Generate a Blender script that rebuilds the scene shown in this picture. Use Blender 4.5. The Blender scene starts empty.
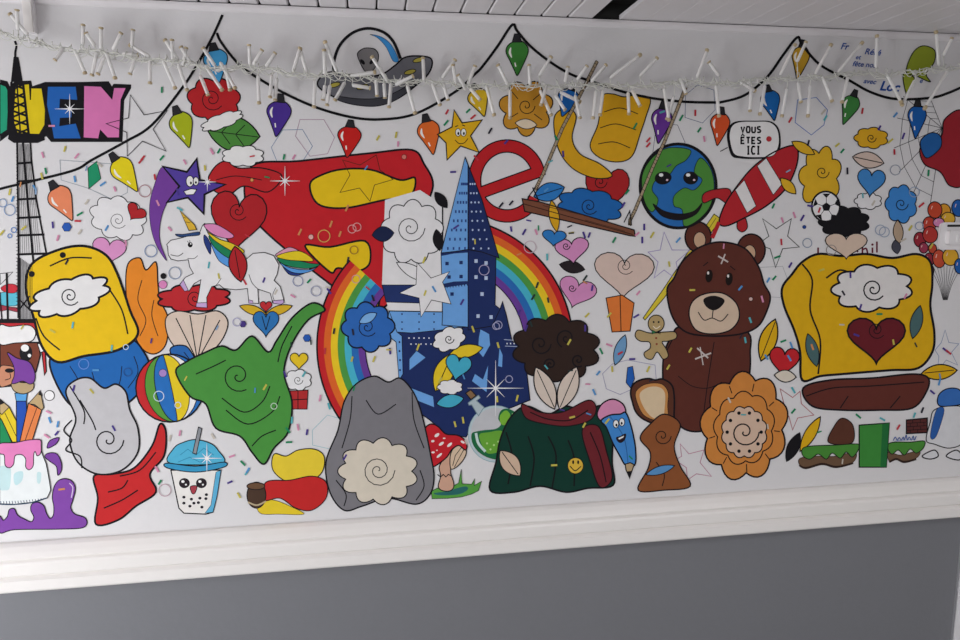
import bpy, math, random
from mathutils import Vector
from mathutils.geometry import tessellate_polygon
random.seed(7)
C = bpy.context.scene.collection

# ------------------------------------------------------------------ camera geometry
F = 700.0
YAW, PITCH, ROLL, DIST, EYE = 0.15779, -0.14356, -0.00413, 2.0194, 1.8871
fw = Vector((math.sin(YAW)*math.cos(PITCH), math.cos(YAW)*math.cos(PITCH), math.sin(PITCH)))
rt = fw.cross(Vector((0, 0, 1))).normalized(); up = rt.cross(fw)
r2 = math.cos(ROLL)*rt + math.sin(ROLL)*up
u2 = -math.sin(ROLL)*rt + math.cos(ROLL)*up
CAM = Vector((0, -DIST, EYE))
def at(px, py, Y=0.0):
    d = (px-480)/F*r2 - (py-320)/F*u2 + fw
    return CAM + d*((Y+DIST)/d.y)
def wp(px, py):
    p = at(px, py); return (p.x, p.z)
MPP = 0.00292

# ------------------------------------------------------------------ materials
def s2l(v): return v/12.92 if v <= 0.04045 else ((v+0.055)/1.055)**2.4
def hexlin(h, k=1.0):
    return tuple(s2l(min(1, int(h[i:i+2], 16)/255*k)) for i in (0, 2, 4)) + (1,)
mats = {}
def mat(name, col, rough=0.5, bump=0.0, scale=60, var=0.0, trans=0.0, spec=0.5, metal=0.0):
    if name in mats: return mats[name]
    m = bpy.data.materials.new(name); m.use_nodes = True
    nt = m.node_tree; b = nt.nodes['Principled BSDF']
    b.inputs['Base Color'].default_value = col
    b.inputs['Roughness'].default_value = rough
    b.inputs['Specular IOR Level'].default_value = spec
    b.inputs['Metallic'].default_value = metal
    if trans: b.inputs['Transmission Weight'].default_value = trans
    tc = nt.nodes.new('ShaderNodeTexCoord'); n = nt.nodes.new('ShaderNodeTexNoise')
    n.inputs['Scale'].default_value = scale; n.inputs['Detail'].default_value = 4
    nt.links.new(tc.outputs['Object'], n.inputs['Vector'])
    if var:
        mx = nt.nodes.new('ShaderNodeMix'); mx.data_type = 'RGBA'
        mx.inputs['A'].default_value = col
        mx.inputs['B'].default_value = tuple(c*(1-var) for c in col[:3]) + (1,)
        nt.links.new(n.outputs['Fac'], mx.inputs['Factor'])
        nt.links.new(mx.outputs['Result'], b.inputs['Base Color'])
    if bump:
        bp = nt.nodes.new('ShaderNodeBump'); bp.inputs['Strength'].default_value = bump
        bp.inputs['Distance'].default_value = 0.002
        nt.links.new(n.outputs['Fac'], bp.inputs['Height'])
        nt.links.new(bp.outputs['Normal'], b.inputs['Normal'])
    mats[name] = m; return m
def paint(h):
    return mat('paint_'+h, hexlin(h, 1.0), 0.65, 0.0, 35, 0.16, spec=0.12)

M_WALL = mat('white_wall_paint', hexlin('d8d6d7'), 0.6, 0.15, 90, 0.03)
M_GREY = mat('grey_wall_paint', hexlin('76777c'), 0.6, 0.3, 60, 0.05)
M_RAIL = mat('white_rail_gloss', hexlin('eae6e3'), 0.42, 0.0, 40, 0.03)
M_CEIL = mat('white_lacquered_boards', hexlin('dcd8da'), 0.45, 0.05, 20, 0.05)
M_DARK = mat('dark_void', hexlin('1c1b1a'), 0.8)
M_PLAS = mat('white_plastic', hexlin('e6e3e4'), 0.35)
M_FLOOR = mat('floor_laminate', hexlin('8c8a88'), 0.45, 0.1, 15, 0.3)
M_TUBE = mat('clear_tube_plastic', hexlin('fcfaf8'), 0.3, trans=0.45)
M_TIP = mat('amber_tube_cap', hexlin('c8b48e'), 0.3, trans=0.3)
M_CABLE = mat('clear_cable', hexlin('dcdcd4'), 0.35, trans=0.1)

def finish(name, me, mlist, parent=None, smooth=False):
    for m in mlist: me.materials.append(m)
    if smooth:
        for p in me.polygons: p.use_smooth = True
    me.update()
    o = bpy.data.objects.new(name, me); C.objects.link(o)
    if parent: o.parent = parent
    return o
class MB:
    def __init__(s): s.v = []; s.f = []; s.mi = []; s.ms = []
    def m(s, mt):
        if mt not in s.ms: s.ms.append(mt)
        return s.ms.index(mt)
    def face(s, vs, fs, mt):
        b = len(s.v); s.v += [tuple(v) for v in vs]; k = s.m(mt)
        for f in fs: s.f.append(tuple(b+i for i in f)); s.mi.append(k)
    def box(s, x0, x1, y0, y1, z0, z1, mt):
        v = [(x, y, z) for z in (z0, z1) for y in (y0, y1) for x in (x0, x1)]
        s.face(v, [(0,2,3,1),(4,5,7,6),(0,1,5,4),(2,6,7,3),(0,4,6,2),(1,3,7,5)], mt)
    def prism(s, prof, x0, x1, mt):            # profile (y, z) extruded along X
        n = len(prof)
        v = [(x0, y, z) for y, z in prof] + [(x1, y, z) for y, z in prof]
        f = [(i, i+n, (i+1) % n+n, (i+1) % n) for i in range(n)]
        f += [tuple(range(n)), tuple(range(2*n-1, n-1, -1))]
        s.face(v, f, mt)
    def tube(s, pts, rads, mt, n=8, cap=True):
        pts = [Vector(p) for p in pts]; vs = []; fs = []
        if not isinstance(rads, (list, tuple)): rads = [rads]*len(pts)
        for i, p in enumerate(pts):
            t = (pts[min(i+1, len(pts)-1)] - pts[max(i-1, 0)]).normalized()
            a = t.cross(Vector((0.13, 1, 0.21))).normalized(); b = t.cross(a)
            for k in range(n):
                an = 2*math.pi*k/n
                vs.append(p + (a*math.cos(an)+b*math.sin(an))*rads[i])
        for i in range(len(pts)-1):
            for k in range(n):
                fs.append((i*n+k, i*n+(k+1) % n, (i+1)*n+(k+1) % n, (i+1)*n+k))
        if cap: fs += [tuple(range(n-1, -1, -1)), tuple(range((len(pts)-1)*n, len(pts)*n))]
        s.face(vs, fs, mt)
    def build(s, name, parent=None, smooth=False):
        me = bpy.data.meshes.new(name); me.from_pydata(s.v, [], s.f)
        me.polygons.foreach_set('material_index', s.mi)
        import bmesh
        bm = bmesh.new(); bm.from_mesh(me); bmesh.ops.recalc_face_normals(bm, faces=bm.faces); bm.to_mesh(me); bm.free()
        return finish(name, me, s.ms, parent, smooth)
def struct(o): o['kind'] = 'structure'; return o
def tag(o, label, cat, group=None):
    o['label'] = label; o['category'] = cat
    if group: o['group'] = group
    return o

# ------------------------------------------------------------------ room shell
XL, XR, YB, ZC = -2.3, 4.2, -4.6, 2.45
b = MB(); b.box(XL-0.1, XR+.1, 0.0, 0.12, 0.93, ZC, M_WALL); struct(b.build('wall_back'))
b = MB(); b.box(XL-0.1, 2.02, 0.0, 0.12, 0.0, 0.93, M_GREY); struct(b.build('wall_back_lower'))
b = MB(); b.box(XL-.1, XR+.1, YB, 0.12, -0.1, 0.0, M_FLOOR); struct(b.build('floor'))
b = MB(); b.box(XL-.1, XR+.1, YB-.1, YB, 0, ZC+.15, M_WALL); struct(b.build('wall_front'))
b = MB(); b.box(XR, XR+.1, YB, 0.0, 0, ZC+.15, M_WALL); struct(b.build('wall_right'))
# left wall with a window opening
WY0, WY1, WZ0, WZ1 = -2.1, -0.7, 0.35, 1.7
b = MB()
b.box(XL-.1, XL, YB, WY0, 0, ZC+.15, M_WALL); b.box(XL-.1, XL, WY1, 0, 0, ZC+.15, M_WALL)
b.box(XL-.1, XL, WY0, WY1, 0, WZ0, M_WALL); b.box(XL-.1, XL, WY0, WY1, WZ1, ZC+.15, M_WALL)
struct(b.build('wall_left'))
b = MB()
for y in (WY0, (WY0+WY1)/2-.03, WY1-.06): b.box(XL-.07, XL-.02, y, y+.06, WZ0, WZ1, M_PLAS)
for z in (WZ0, WZ1-.06): b.box(XL-.07, XL-.02, WY0, WY1, z, z+.06, M_PLAS)
struct(b.build('window_1'))
# ceiling: narrow lacquered boards running away from the wall, one board missing
b = MB(); seams = []
x0 = at(541, 16.5).x; bw = (x0-at(319, 7.5).x)/8
k0 = int((XL-x0)/bw)-1; k1 = int((XR-x0)/bw)+1
for k in range(k0, k1):
    xa = x0+k*bw
    if k == 2: continue
    g = 0.0022 if k < 3 else 0.0004; e = .003 if k < 3 else .0008
    prof = [(xa+g, ZC+.012), (xa+g, ZC+e), (xa+g+e, ZC), (xa+bw-g-e, ZC), (xa+bw-g, ZC+e), (xa+bw-g, ZC+.012)]
    vs = [(x, -0.004 if k < 3 else -0.002, z) for x, z in prof] + [(x, YB, z) for x, z in prof]
    b.face(vs, [(i, (i+1) % 6, (i+1) % 6+6, i+6) for i in range(6)] + [tuple(range(6)), tuple(range(11, 5, -1))], M_CEIL)
struct(b.build('ceiling'))
b = MB(); b.box(XL-.1, XR+.1, YB-.1, 0.12, ZC+.045, ZC+.15, M_DARK); b.box(XL-.1, XR+.1, 0.0, .12, ZC+.0005, ZC+.045, M_DARK); struct(b.build('ceiling_void'))
b = MB(); b.prism([(0, ZC-.022), (-.004, ZC-.020), (-.009, ZC-.010), (-.009, ZC-.003), (0, ZC-.003)], XL, XR, M_CEIL)
struct(b.build('trim_1'))
# moulded rail between the mural and the grey wall
b = MB()
prof = [(0, 1.004), (-.012, 1.004), (-.022, .998), (-.034, .984), (-.042, .972), (-.042, .969), (-.034, .965), (-.042, .960),
        (-.045, .954), (-.045, .924), (-.036, .918), (-.045, .913), (-.049, .910), (-.049, .882), (-.046, .877), (0, .877)]
b.prism(prof, -1.034, XR, M_RAIL); r = struct(b.build('trim_2'))
b = MB()
b.box(2.035, 2.14, -.022, .02, 0, .877, M_PLAS); b.box(2.045, 2.10, -.030, -.022, 0, .877, M_PLAS)
struct(b.build('trim_3'))
# short white trunking under the ceiling on the left
t = bpy.data.objects.new('cable_trunking', None); C.objects.link(t); t.location = (at(29, 14, -.01).x, 0, 2.36)
tag(t, 'white vertical cable trunking dropping from the ceiling at the upper left corner', 'cable cover')
b = MB(); b.box(-.013, .013, -.016, -.0005, -.005, .085, M_PLAS); b.build('trunking_base', t)
b = MB(); b.box(-.010, .010, -.020, -.016, -.003, .085, M_RAIL); b.build('trunking_lid', t)
# thermostat box
p = at(949, 236); t = bpy.data.objects.new('wall_thermostat', None); C.objects.link(t); t.location = (p.x, 0, p.z)
tag(t, 'small white square thermostat box on the mural beside the painted balloons', 'thermostat')
def rbox(b, w, h, y0, y1, r, mt, cx=0, cz=0):
    pr = []
    for sx, sz, a0 in ((1, 1, 0), (-1, 1, 90), (-1, -1, 180), (1, -1, 270)):
        for k in range(4):
            a = math.radians(a0+k*30)
            pr.append((cx+sx*(w/2-r)+math.cos(a)*r, cz+sz*(h/2-r)+math.sin(a)*r))
    n = len(pr); v = [(x, y0, z) for x, z in pr] + [(x, y1, z) for x, z in pr]
    b.face(v, [(i, (i+1) % n, (i+1) % n+n, i+n) for i in range(n)] + [tuple(range(n)), tuple(range(2*n-1, n-1, -1))], mt)
b = MB(); rbox(b, .086, .088, -.010, -.006, .012, M_PLAS); rbox(b, .082, .084, -.006, -.0005, .01, M_PLAS); b.build('back_plate', t)
b = MB(); rbox(b, .060, .044, -.026, -.010, .006, M_PLAS, .008, -.004); b.build('housing', t)
b = MB(); rbox(b, .058, .007, -.013, -.010, .002, M_DARK, .010, .033); b.build('display_slot', t)
b = MB(); rbox(b, .026, .026, -.029, -.026, .004, M_PLAS, .018, -.006); rbox(b, .005, .005, -.030, -.029, .001, M_DARK, .021, -.006); b.build('button', t)

# ------------------------------------------------------------------ mural drawing kit
mural = bpy.data.objects.new('wall_mural', None); C.objects.link(mural); mural.location = (0, 0, 0)
tag(mural, 'colourful cartoon style mural painted across the white wall above the rail', 'mural')
BK = '17151a'
def spl(pts, closed=True, n=6):
    out = []; L = len(pts)
    rng = range(L) if closed else range(L-1)
    for i in rng:
        if closed: p0, p1, p2, p3 = pts[i-1], pts[i], pts[(i+1) % L], pts[(i+2) % L]
        else: p0, p1, p2, p3 = pts[max(i-1, 0)], pts[i], pts[i+1], pts[min(i+2, L-1)]
        for k in range(n):
            t = k/n
            out.append(tuple(.5*(2*p1[j]+(p2[j]-p0[j])*t+(2*p0[j]-5*p1[j]+4*p2[j]-p3[j])*t*t+(-p0[j]+3*p1[j]-3*p2[j]+p3[j])*t**3) for j in (0, 1)))
    if not closed: out.append(pts[-1])
    return out
class Art:
    n = 0
    def __init__(s, name, layer=1, o=(0, 0), z=1.0, label=None):
        Art.n += 1; s.idx = Art.n % 40
        s.name = name; s.layer = layer; s.o = o; s.z = z; s.label = label
        s.buf = {}; s.order = []; s.cur = name; s.cnt = 0; s.sub(name)
    def sub(s, n, label=None):                       # following paint goes into a sub-part
        s.cur = (n, len(s.order)); s.buf[s.cur] = MB(); s.order.append((s.cur, label)); return s
    def main(s): s.cur = s.order[0][0]; return s
    def P(s, t):
        if isinstance(t, str):
            v = [float(q) for q in t.replace(',', ' ').split()]
            t = list(zip(v[::2], v[1::2]))
        return [(s.o[0]+x/s.z, s.o[1]+y/s.z) for x, y in t]
    def Y(s): s.cnt += 1; return -(0.0002 + s.layer*0.00020 + s.idx*0.0000045 + s.cnt*0.0000025)
    def _poly(s, w, col):
        y = s.Y(); v = [Vector((a, c, 0)) for a, c in w]
        tr = tessellate_polygon([v])
        s.buf[s.cur].face([(a, y, c) for a, c in w], [tuple(q) for q in tr], paint(col))
    def fill(s, t, col, sm=False, ol=1.2, oc=BK):
        p = s.P(t)
        if sm: p = spl(p)
        s._poly([wp(*q) for q in p], col)
        if ol: s._stroke(p, ol, oc, True)
        return s
    def _stroke(s, p, w, col, closed, taper=None):
        q = [p[0]]
        for a in p[1:]:
            if math.hypot(a[0]-q[-1][0], a[1]-q[-1][1]) > .15: q.append(a)
        if closed and len(q) > 2 and math.hypot(q[0][0]-q[-1][0], q[0][1]-q[-1][1]) < .15: q.pop()
        n = len(q)
        if n < 2: return
        L = []; R_ = []
        for i in range(n):
            a = q[i-1] if (closed or i) else q[i]; c = q[(i+1) % n] if (closed or i < n-1) else q[i]; m = q[i]
            d1 = (m[0]-a[0], m[1]-a[1]); d2 = (c[0]-m[0], c[1]-m[1])
            l1 = math.hypot(*d1) or 1; l2 = math.hypot(*d2) or 1
            if d1 == (0, 0): d1, l1 = d2, l2
            if d2 == (0, 0): d2, l2 = d1, l1
            nx = -(d1[1]/l1+d2[1]/l2); ny = d1[0]/l1+d2[0]/l2; nl = math.hypot(nx, ny)
            if nl < .3: nx, ny, nl = -d1[1]/l1, d1[0]/l1, 1
            nx /= nl; ny /= nl
            co = max(.5, nx*(-d1[1]/l1)+ny*d1[0]/l1)
            h = w/2/co
            if taper: h *= taper(i/(n-1))
            L.append((m[0]+nx*h, m[1]+ny*h)); R_.append((m[0]-nx*h, m[1]-ny*h))
        y = s.Y(); vs = [(a, y, c) for a, c in (wp(*k) for k in L+R_)]
        fs = [(i, (i+1) % n, (i+1) % n+n, i+n) for i in range(n if closed else n-1)]
        s.buf[s.cur].face(vs, fs, paint(col))
    def line(s, t, w=1.2, col=BK, sm=False, closed=False, taper=None):
        p = s.P(t)
        if sm: p = spl(p, closed)
        s._stroke(p, w, col, closed, taper); return s
    def ell(s, cx, cy, rx, ry=None, col=BK, ang=0, ol=0, oc=BK, n=28, only=False):
        ry = rx if ry is None else ry; a = math.radians(ang)
        t = [(cx+rx*math.cos(k*2*math.pi/n)*math.cos(a)-ry*math.sin(k*2*math.pi/n)*math.sin(a),
              cy+rx*math.cos(k*2*math.pi/n)*math.sin(a)+ry*math.sin(k*2*math.pi/n)*math.cos(a)) for k in range(n)]
        if only: return s.line(t, ol, oc, closed=True)
        return s.fill(t, col, False, ol, oc)
    def text(s, body, x, y, h, col, ang=0, shear=0.0, bold=0.0, sx=1.0):
        cu = bpy.data.curves.new('lettering', 'FONT'); cu.body = body; cu.size = 1; cu.shear = shear; cu.offset = bold
        cu.resolution_u = 3
        ob = bpy.data.objects.new('lettering', cu); C.objects.link(ob)
        bpy.context.view_layer.update()
        dg = bpy.context.evaluated_depsgraph_get()
        me = bpy.data.meshes.new_from_object(ob.evaluated_get(dg))
        p = s.P([(x, y)])[0]; k = h/.72/s.z; a = math.radians(ang); yy = s.Y()
        vs = []
        for v in me.vertices:
            u, w = v.co.x*k*sx, v.co.y*k
            q = wp(p[0]+u*math.cos(a)+w*math.sin(a), p[1]+u*math.sin(a)-w*math.cos(a)); vs.append((q[0], yy, q[1]))
        s.buf[s.cur].face(vs, [tuple(f.vertices) for f in me.polygons], paint(col))
        bpy.data.objects.remove(ob); bpy.data.meshes.remove(me); return s
    def done(s):
        root = None
        for (key, lab) in s.order:
            b = s.buf[key]
            if not b.v and root is not None: continue
            me = bpy.data.meshes.new(key[0]); me.from_pydata(b.v, [], b.f)
            me.polygons.foreach_set('material_index', b.mi)
            me.update(calc_edges=True)
            # turn every face to the room
            me.update()
            for p in me.polygons:
                if p.normal.y > 0: p.flip()
            o = finish(key[0], me, b.ms, root or mural)
            if root is None: root = o
            if lab: o['label'] = lab
        if s.label: root['label'] = s.label
        return root
def art(name, layer=1, o=(0, 0), z=1.0, label=None): return Art(name, layer, o, z, label)
A1, A2, A3, A4 = (0, 0), (240, 0), (480, 0), (720, 0)
B1, B2, B3, B4 = (0, 160), (240, 160), (480, 160), (720, 160)
C1, C2, C3, C4 = (0, 320), (240, 320), (480, 320), (720, 320)
D1, D2, D3, D4 = (0, 480), (240, 480), (480, 480), (720, 480)
def heart(cx, cy, w, h, t=0):
    o = []
    for k in range(32):
        u = 2*math.pi*k/32; x = 16*math.sin(u)**3/32*w; y = -(13*math.cos(u)-5*math.cos(2*u)-2*math.cos(3*u)-math.cos(4*u))/29*h
        o.append((cx+x*math.cos(t)-y*math.sin(t), cy+x*math.sin(t)+y*math.cos(t)))
    return o
def cloud(cx, cy, w, h, n=9, t=0, d=.09):
    o = []
    for k in range(n*8):
        u = 2*math.pi*k/(n*8); r_ = 1-d+d*2*abs(math.sin(n*u/2)); x = w/2*r_*math.cos(u); y = h/2*r_*math.sin(u)
        o.append((cx+x*math.cos(t)-y*math.sin(t), cy+x*math.sin(t)+y*math.cos(t)))
    return o
def leaf(cx, cy, L_, W_, t=0):
    o = []
    for s_ in (1, -1):
        for k in range(12):
            u = k/12 if s_ > 0 else 1-k/12
            x = (u-.5)*L_; y = s_*W_/2*math.sin(math.pi*u)**.8
            o.append((cx+x*math.cos(t)-y*math.sin(t), cy+x*math.sin(t)+y*math.cos(t)))
    return o
def curl(cx, cy, r_, t0=0, turns=1.6):
    return [(cx+r_*(1-k/30)*math.cos(t0+turns*6.283*k/30), cy+r_*(1-k/30)*math.sin(t0+turns*6.283*k/30)) for k in range(30)]
def shape(name, pts, col, layer=3, ol=1.3, lines=(), label=None, lw=.9):
    a = art(name, layer, label=label); a.fill(pts, col, isinstance(pts, str), ol)
    for q in lines: a.line(q, lw, sm=isinstance(q, str))
    return a.done()
def patch(shapes, layer=2, label=None, ol=1.3):     # plain patches of paint
    a = art('painted_patch', layer, label=label)
    for i, (col, t) in enumerate(shapes): a.fill(t, col, True, ol)
    return a.done()

# ---- word of block letters behind the iron tower
LET = [('27a07a', '0 335 24 345 32 360 33 450 30 520 0 540'),
       ('e3c91e', '62 340 118 335 122 400 124 350 130 352 168 352 182 440 180 500 158 538 70 535 52 480'),
       ('2463b4', '190 345 305 345 312 402 242 398 240 430 290 432 288 472 242 474 240 502 305 492 326 556 215 556 204 500 186 420'),
       ('dc7ab4', '335 342 405 345 448 395 455 350 506 350 485 400 478 552 430 552 402 522 395 556 333 552')]
art('letter_backing', 1, A1, 4).fill('0 318 30 325 40 345 60 325 125 322 130 345 180 328 320 328 435 325 448 345 455 335 525 338 525 352 497 402 490 568 205 568 185 545 140 568 60 560 35 540 0 567', BK, ol=0).done()
for c, t in LET:
    a = art('painted_letter', 2, A1, 4); a.fill(t, c, ol=1.2); a.done()
# ---- iron lattice tower
a = art('painted_tower', 3, label='black lattice iron tower')
a.line('15 41 16.5 46 15.5 52 15.3 58', 2.2, sm=True)
a.fill('13.7 57 18.7 57 23 82 11 82', BK, ol=0)
a.line('11.5 82 14 140', 2.5); a.line('23 82 29.5 140', 2.5); a.line('17 82 21 140', 1.5); 
for y in range(84, 138, 9):
    a.line([(12+(y-82)*.04, y), (24+(y-82)*.1, y+5)], 2.1); a.line([(24+(y-82)*.1, y), (12+(y-82)*.04, y+6)], 2.0)
a.fill('9 134 12 131 14 136 31 137 44 134 45 140 38 143 14 143 8 139', BK, ol=0)
a.line('17.2 142 17.5 163 18.5 235 19.5 320', 1.9); a.line('30.5 142 31.5 160 36.5 200 46.5 254', 1.7); a.line('23 142 24.5 162 28 205 33.5 262 36 300', 2.0)
for y, xr in ((163, 31.5), (181, 34.5), (199, 37), (217.5, 41), (235, 44.5), (254, 48)):
    a.line([(17.3, y+.5), (xr, y-.5)], 2.2)
random.seed(3)
for k in range(10):
    x = 19.2+k*1.2; x2 = 20.5+k*2.2
    a.line([(x, 144), (x+(x2-x)*.55, 205)], .45); a.line([(x+(x2-x)*.55, 205), (x2, 254)], .35)
for k in range(70):
    y = 60+k*3.6; a.line([(10.8+(y-60)*.02 if y > 82 else 13.5-(y-60)*.1, y), (13.5, y+.6)] if y < 82 else [(16.2, y), (18, y)], .6) if (y < 80 or y > 143) else None
a.line('6.8 273 7.2 290 8 320', 2.0); a.line('0 292 2 320', 1.4)
a.line('-2 321 34 321', 4.2); a.line('19 258 19 318', 3.0); a.line('19 310 30 296', 1.5); a.line('20 300 30 310', 1.3)
for k in range(9): a.line([(21+k*1.4, 258+k), (21+k*1.4, 319)], .5)
a.done()
patch([('5fc0d6', '0 294 8 292 18 293 19 304 10 306 0 305'), ('cc3240', '1 288 8 284 16 285 19 289 14 293 5 292'), ('a03848', '0 305 10 307 18 308 18 312 8 310 0 311')], 2, ol=.5)
# ---- black cable of the painted light chain
W = ['-4 190 12 186 37 180 75 170 92 160 125 142 152 125 183 87 200 60 213 36 222.5 15',
     '217 33 221 42 234 59 247 71 280 91 315 107 350 117 380 119.5 415 114 455 92 475 74 482 67 497 47 512 25 517 31 530 46 550 62 570 74 587 80 620 91 645 97 665 100 687 102 712 102.5 722 102 745 95 767 77 783 55 797 37.5 802 45 820 65 850 81 870 92 895 99 930 98 948 93 964 86']
a = art('painted_cable', 5)
for t in W:
    v = [float(q) for q in t.split()]
    a.line(t, 2.6, '141316', sm=True)
a.done()
# ---- painted bulbs on it (cap x y, tip x y, width, colour)
BULBS = [(175, 106, 189, 147, 23, 'a9b51c'), (51, 181, 72, 220, 24, 'ea8a62'), (111, 153, 137, 191, 23, 'e6d21c'), (213, 43, 219, 82, 24, '4aa5dc'),
         (281, 94, 276, 136, 24, '4b3190'), (351, 120, 347, 157, 23, 'c8221f'), (425, 114, 433, 154, 22, 'e06a2c'), (517, 34, 517, 75, 22, '3f8438'),
         (573, 84, 562, 116, 21, '1e68b8'), (664, 101, 658, 143, 20, '6a3797'), (722, 107, 717, 145, 19, 'd8542a'), (767, 85, 774, 120, 19, '1b68b4'),
         (856, 90, 843, 124, 17, '3f8440'), (918, 99, 915, 138, 18, '1b60b2'), (803, 40, 797, 79, 17, 'c99d2c'), (473, 84, 484, 116, 20, 'e0ba2a')]
for (x0, y0, x1, y1, w_, c) in BULBS:
    a = art('painted_bulb', 4, label=None)
    L = math.hypot(x1-x0, y1-y0); ux, uy = (x1-x0)/L, (y1-y0)/L; nx, ny = -uy, ux
    def q(t, s): return (x0+ux*L*t+nx*w_*s, y0+uy*L*t+ny*w_*s)
    a.fill([q(.17, -.18), q(.2, .2), q(.3, .44), q(.45, .5), q(.65, .33), q(.88, .13), q(1, .03), q(1, -.04), q(.88, -.16), q(.65, -.36), q(.45, -.5), q(.3, -.46)], c, True, 1.0)
    a.line([q(.33, .28), q(.45, .33), q(.58, .24)], 1.8, 'f2efe9', True, taper=lambda t: .3+math.sin(t*math.pi))
    a.line([q(.7, .1), q(.8, .06)], 1.3, 'f2efe9')
    a.sub('bulb_cap', 'black bulb cap'); a.fill([q(0, -.1), q(0, .12), q(.2, .22), q(.2, -.2)], '2b2a2e', False, .8)
    a.done()
# ---- flying saucer
a = art('painted_flying_saucer', 3, A2, 4, 'grey flying saucer with glass dome')
a.fill('310 330 345 292 400 292 470 305 560 300 620 262 655 232 705 224 765 236 757 290 700 345 630 395 560 420 480 420 400 398 330 362', '6f6f76', True, 1.6)
a.fill('385 385 470 395 560 392 640 360 700 320 690 350 620 402 545 425 460 420 395 402', '3f3f46', True, .8)
for x, y in ((378, 340), (490, 348), (680, 288), (715, 240)): a.ell(x, y, 24, 9, 'b8ab4a', -15, .8)
a.line('375 300 376 245 400 180 450 132 512 114 575 130 615 170 642 235', 2.9, sm=True)
a.fill('520 138 565 148 605 180 634 240 612 244 585 190 550 152', '3f8fd0', True, .4)
a.sub('pilot', 'small grey alien head'); a.fill('470 215 490 196 512 192 540 198 554 222 545 262 520 292 500 285 480 250', '7d7a7b', True, .9)
a.ell(490, 248, 13, 7, BK, 50); a.ell(528, 246, 14, 7, BK, -50)
a.done()
# ---- smiling gold star
a = art('painted_star', 4, label='gold five-pointed star with a smile')
a.fill('454 110 462 123 482 120 470.5 136 479 152.5 460.5 146 447 160 446 143 437.5 134.5 452 127', 'e3b11f', ol=1.2)
for x in (458, 463.5): a.ell(x, 132.5, 2.6, 3.9, 'ecebe8', 0, .6); a.ell(x+.3, 133.5, 1, 1.6, BK)
a.line('455 127 458 125.5', .9); a.line('462 125 465 126', .9)
a.line('455 140 459 143.5 464 143 468 138.5', .8, sm=True); a.done()
# ---- violet shooting star
a = art('painted_shooting_star', 4, B1, 4, 'violet shooting star with a curved tail')
a.sub('star_tail', 'long violet tail'); a.fill('652 28 715 100 672 165 645 235 640 320 667 402 628 345 604 270 599 180 618 100', '74409a', True, .5)
a.sub('star_body').fill('787 -4 800 80 902 98 818 138 815 215 752 150 668 170 718 105 652 26 748 48', '54409c', ol=2.0)
a.ell(760, 85, 15, 22, 'ecebe8', 0, .8); a.ell(784, 85, 11, 17, 'ecebe8', 0, .8); a.ell(764, 92, 4, 6, BK); a.ell(784, 90, 4, 5, BK)
a.fill('735 125 765 115 788 118 775 138 745 140', 'efeeec', False, .8); a.done()
# ---- patches of paint over the left half
shape('painted_cloud', cloud(214, 100, 50, 42, 7, .2), 'b9252a', 2, 1.3, [curl(212, 99, 12, .6, 1.9)], 'red painted cloud under the light blue bulb')
shape('painted_cloud', cloud(222, 121, 42, 14, 8, -.35), 'eceae8', 3, .9)
shape('painted_leaf', leaf(234, 134, 52, 34, .1), '4d8a3c', 2, 1.3, [[(210, 131), (258, 137)], [(222, 132), (230, 123)], [(236, 134), (245, 125)], [(222, 133), (230, 144)], [(236, 135), (244, 146)]], 'green painted leaf')
shape('painted_cloud', cloud(243, 156, 40, 20, 8), 'ecebe9', 3, .9)
shape('painted_ribbon', '208 184 214 168 226 161 238 168 262 168 282 176 268 192 244 186 226 196', 'bb262b', 2, 1.3, ['216 180 236 176 262 180'], 'red painted ribbon')
shape('painted_cloud', cloud(118, 218, 54, 40, 9, .3), 'e9e7e8', 2, .8, [curl(118, 220, 9, .6, 1.9)], 'white painted cloud', .6)
shape('painted_heart', heart(109, 250, 34, 28, .15), 'dc95c6', 3, .8, label='pink painted heart')
shape('painted_heart', heart(136, 212, 21, 16, .6), 'b0262b', 4, .8)
shape('painted_flame', '128 264 140 258 146 270 156 262 158 284 160 300 168 318 166 344 154 354 140 346 130 320 126 290', 'e88a2a', 2, 1.3, ['142 280 138 300 146 320 140 336', '154 300 152 316 158 336'], 'orange painted flame')
shape('painted_heart', heart(238, 218, 56, 62, .12), 'b0242a', 4, 1.3, [curl(238, 211, 10, .6, 1.9)], 'red painted heart above the unicorn')
shape('painted_leaf', leaf(238, 264, 36, 18, 1.4), 'b0242a', 6, 1.2, [[(235, 250), (240, 278)]])
# broad red and yellow patch
patch([('c4232b', '252 166 300 161 372 153 412 150 424 164 433 186 420 218 407 252 398 288 382 308 356 302 330 284 268 234 246 204'),
       ('e8c21c', '310 184 324 174 345 169 372 170 400 180 415 178 410 196 384 200 345 208 318 204'),
       ('e8c21c', '305 246 330 247 365 241 370 262 358 271 338 268 330 272'), ('e8c21c', '352 291 378 289 376 312 362 304')], 1, 'broad red painted patch with yellow bands', ol=2.0)
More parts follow.
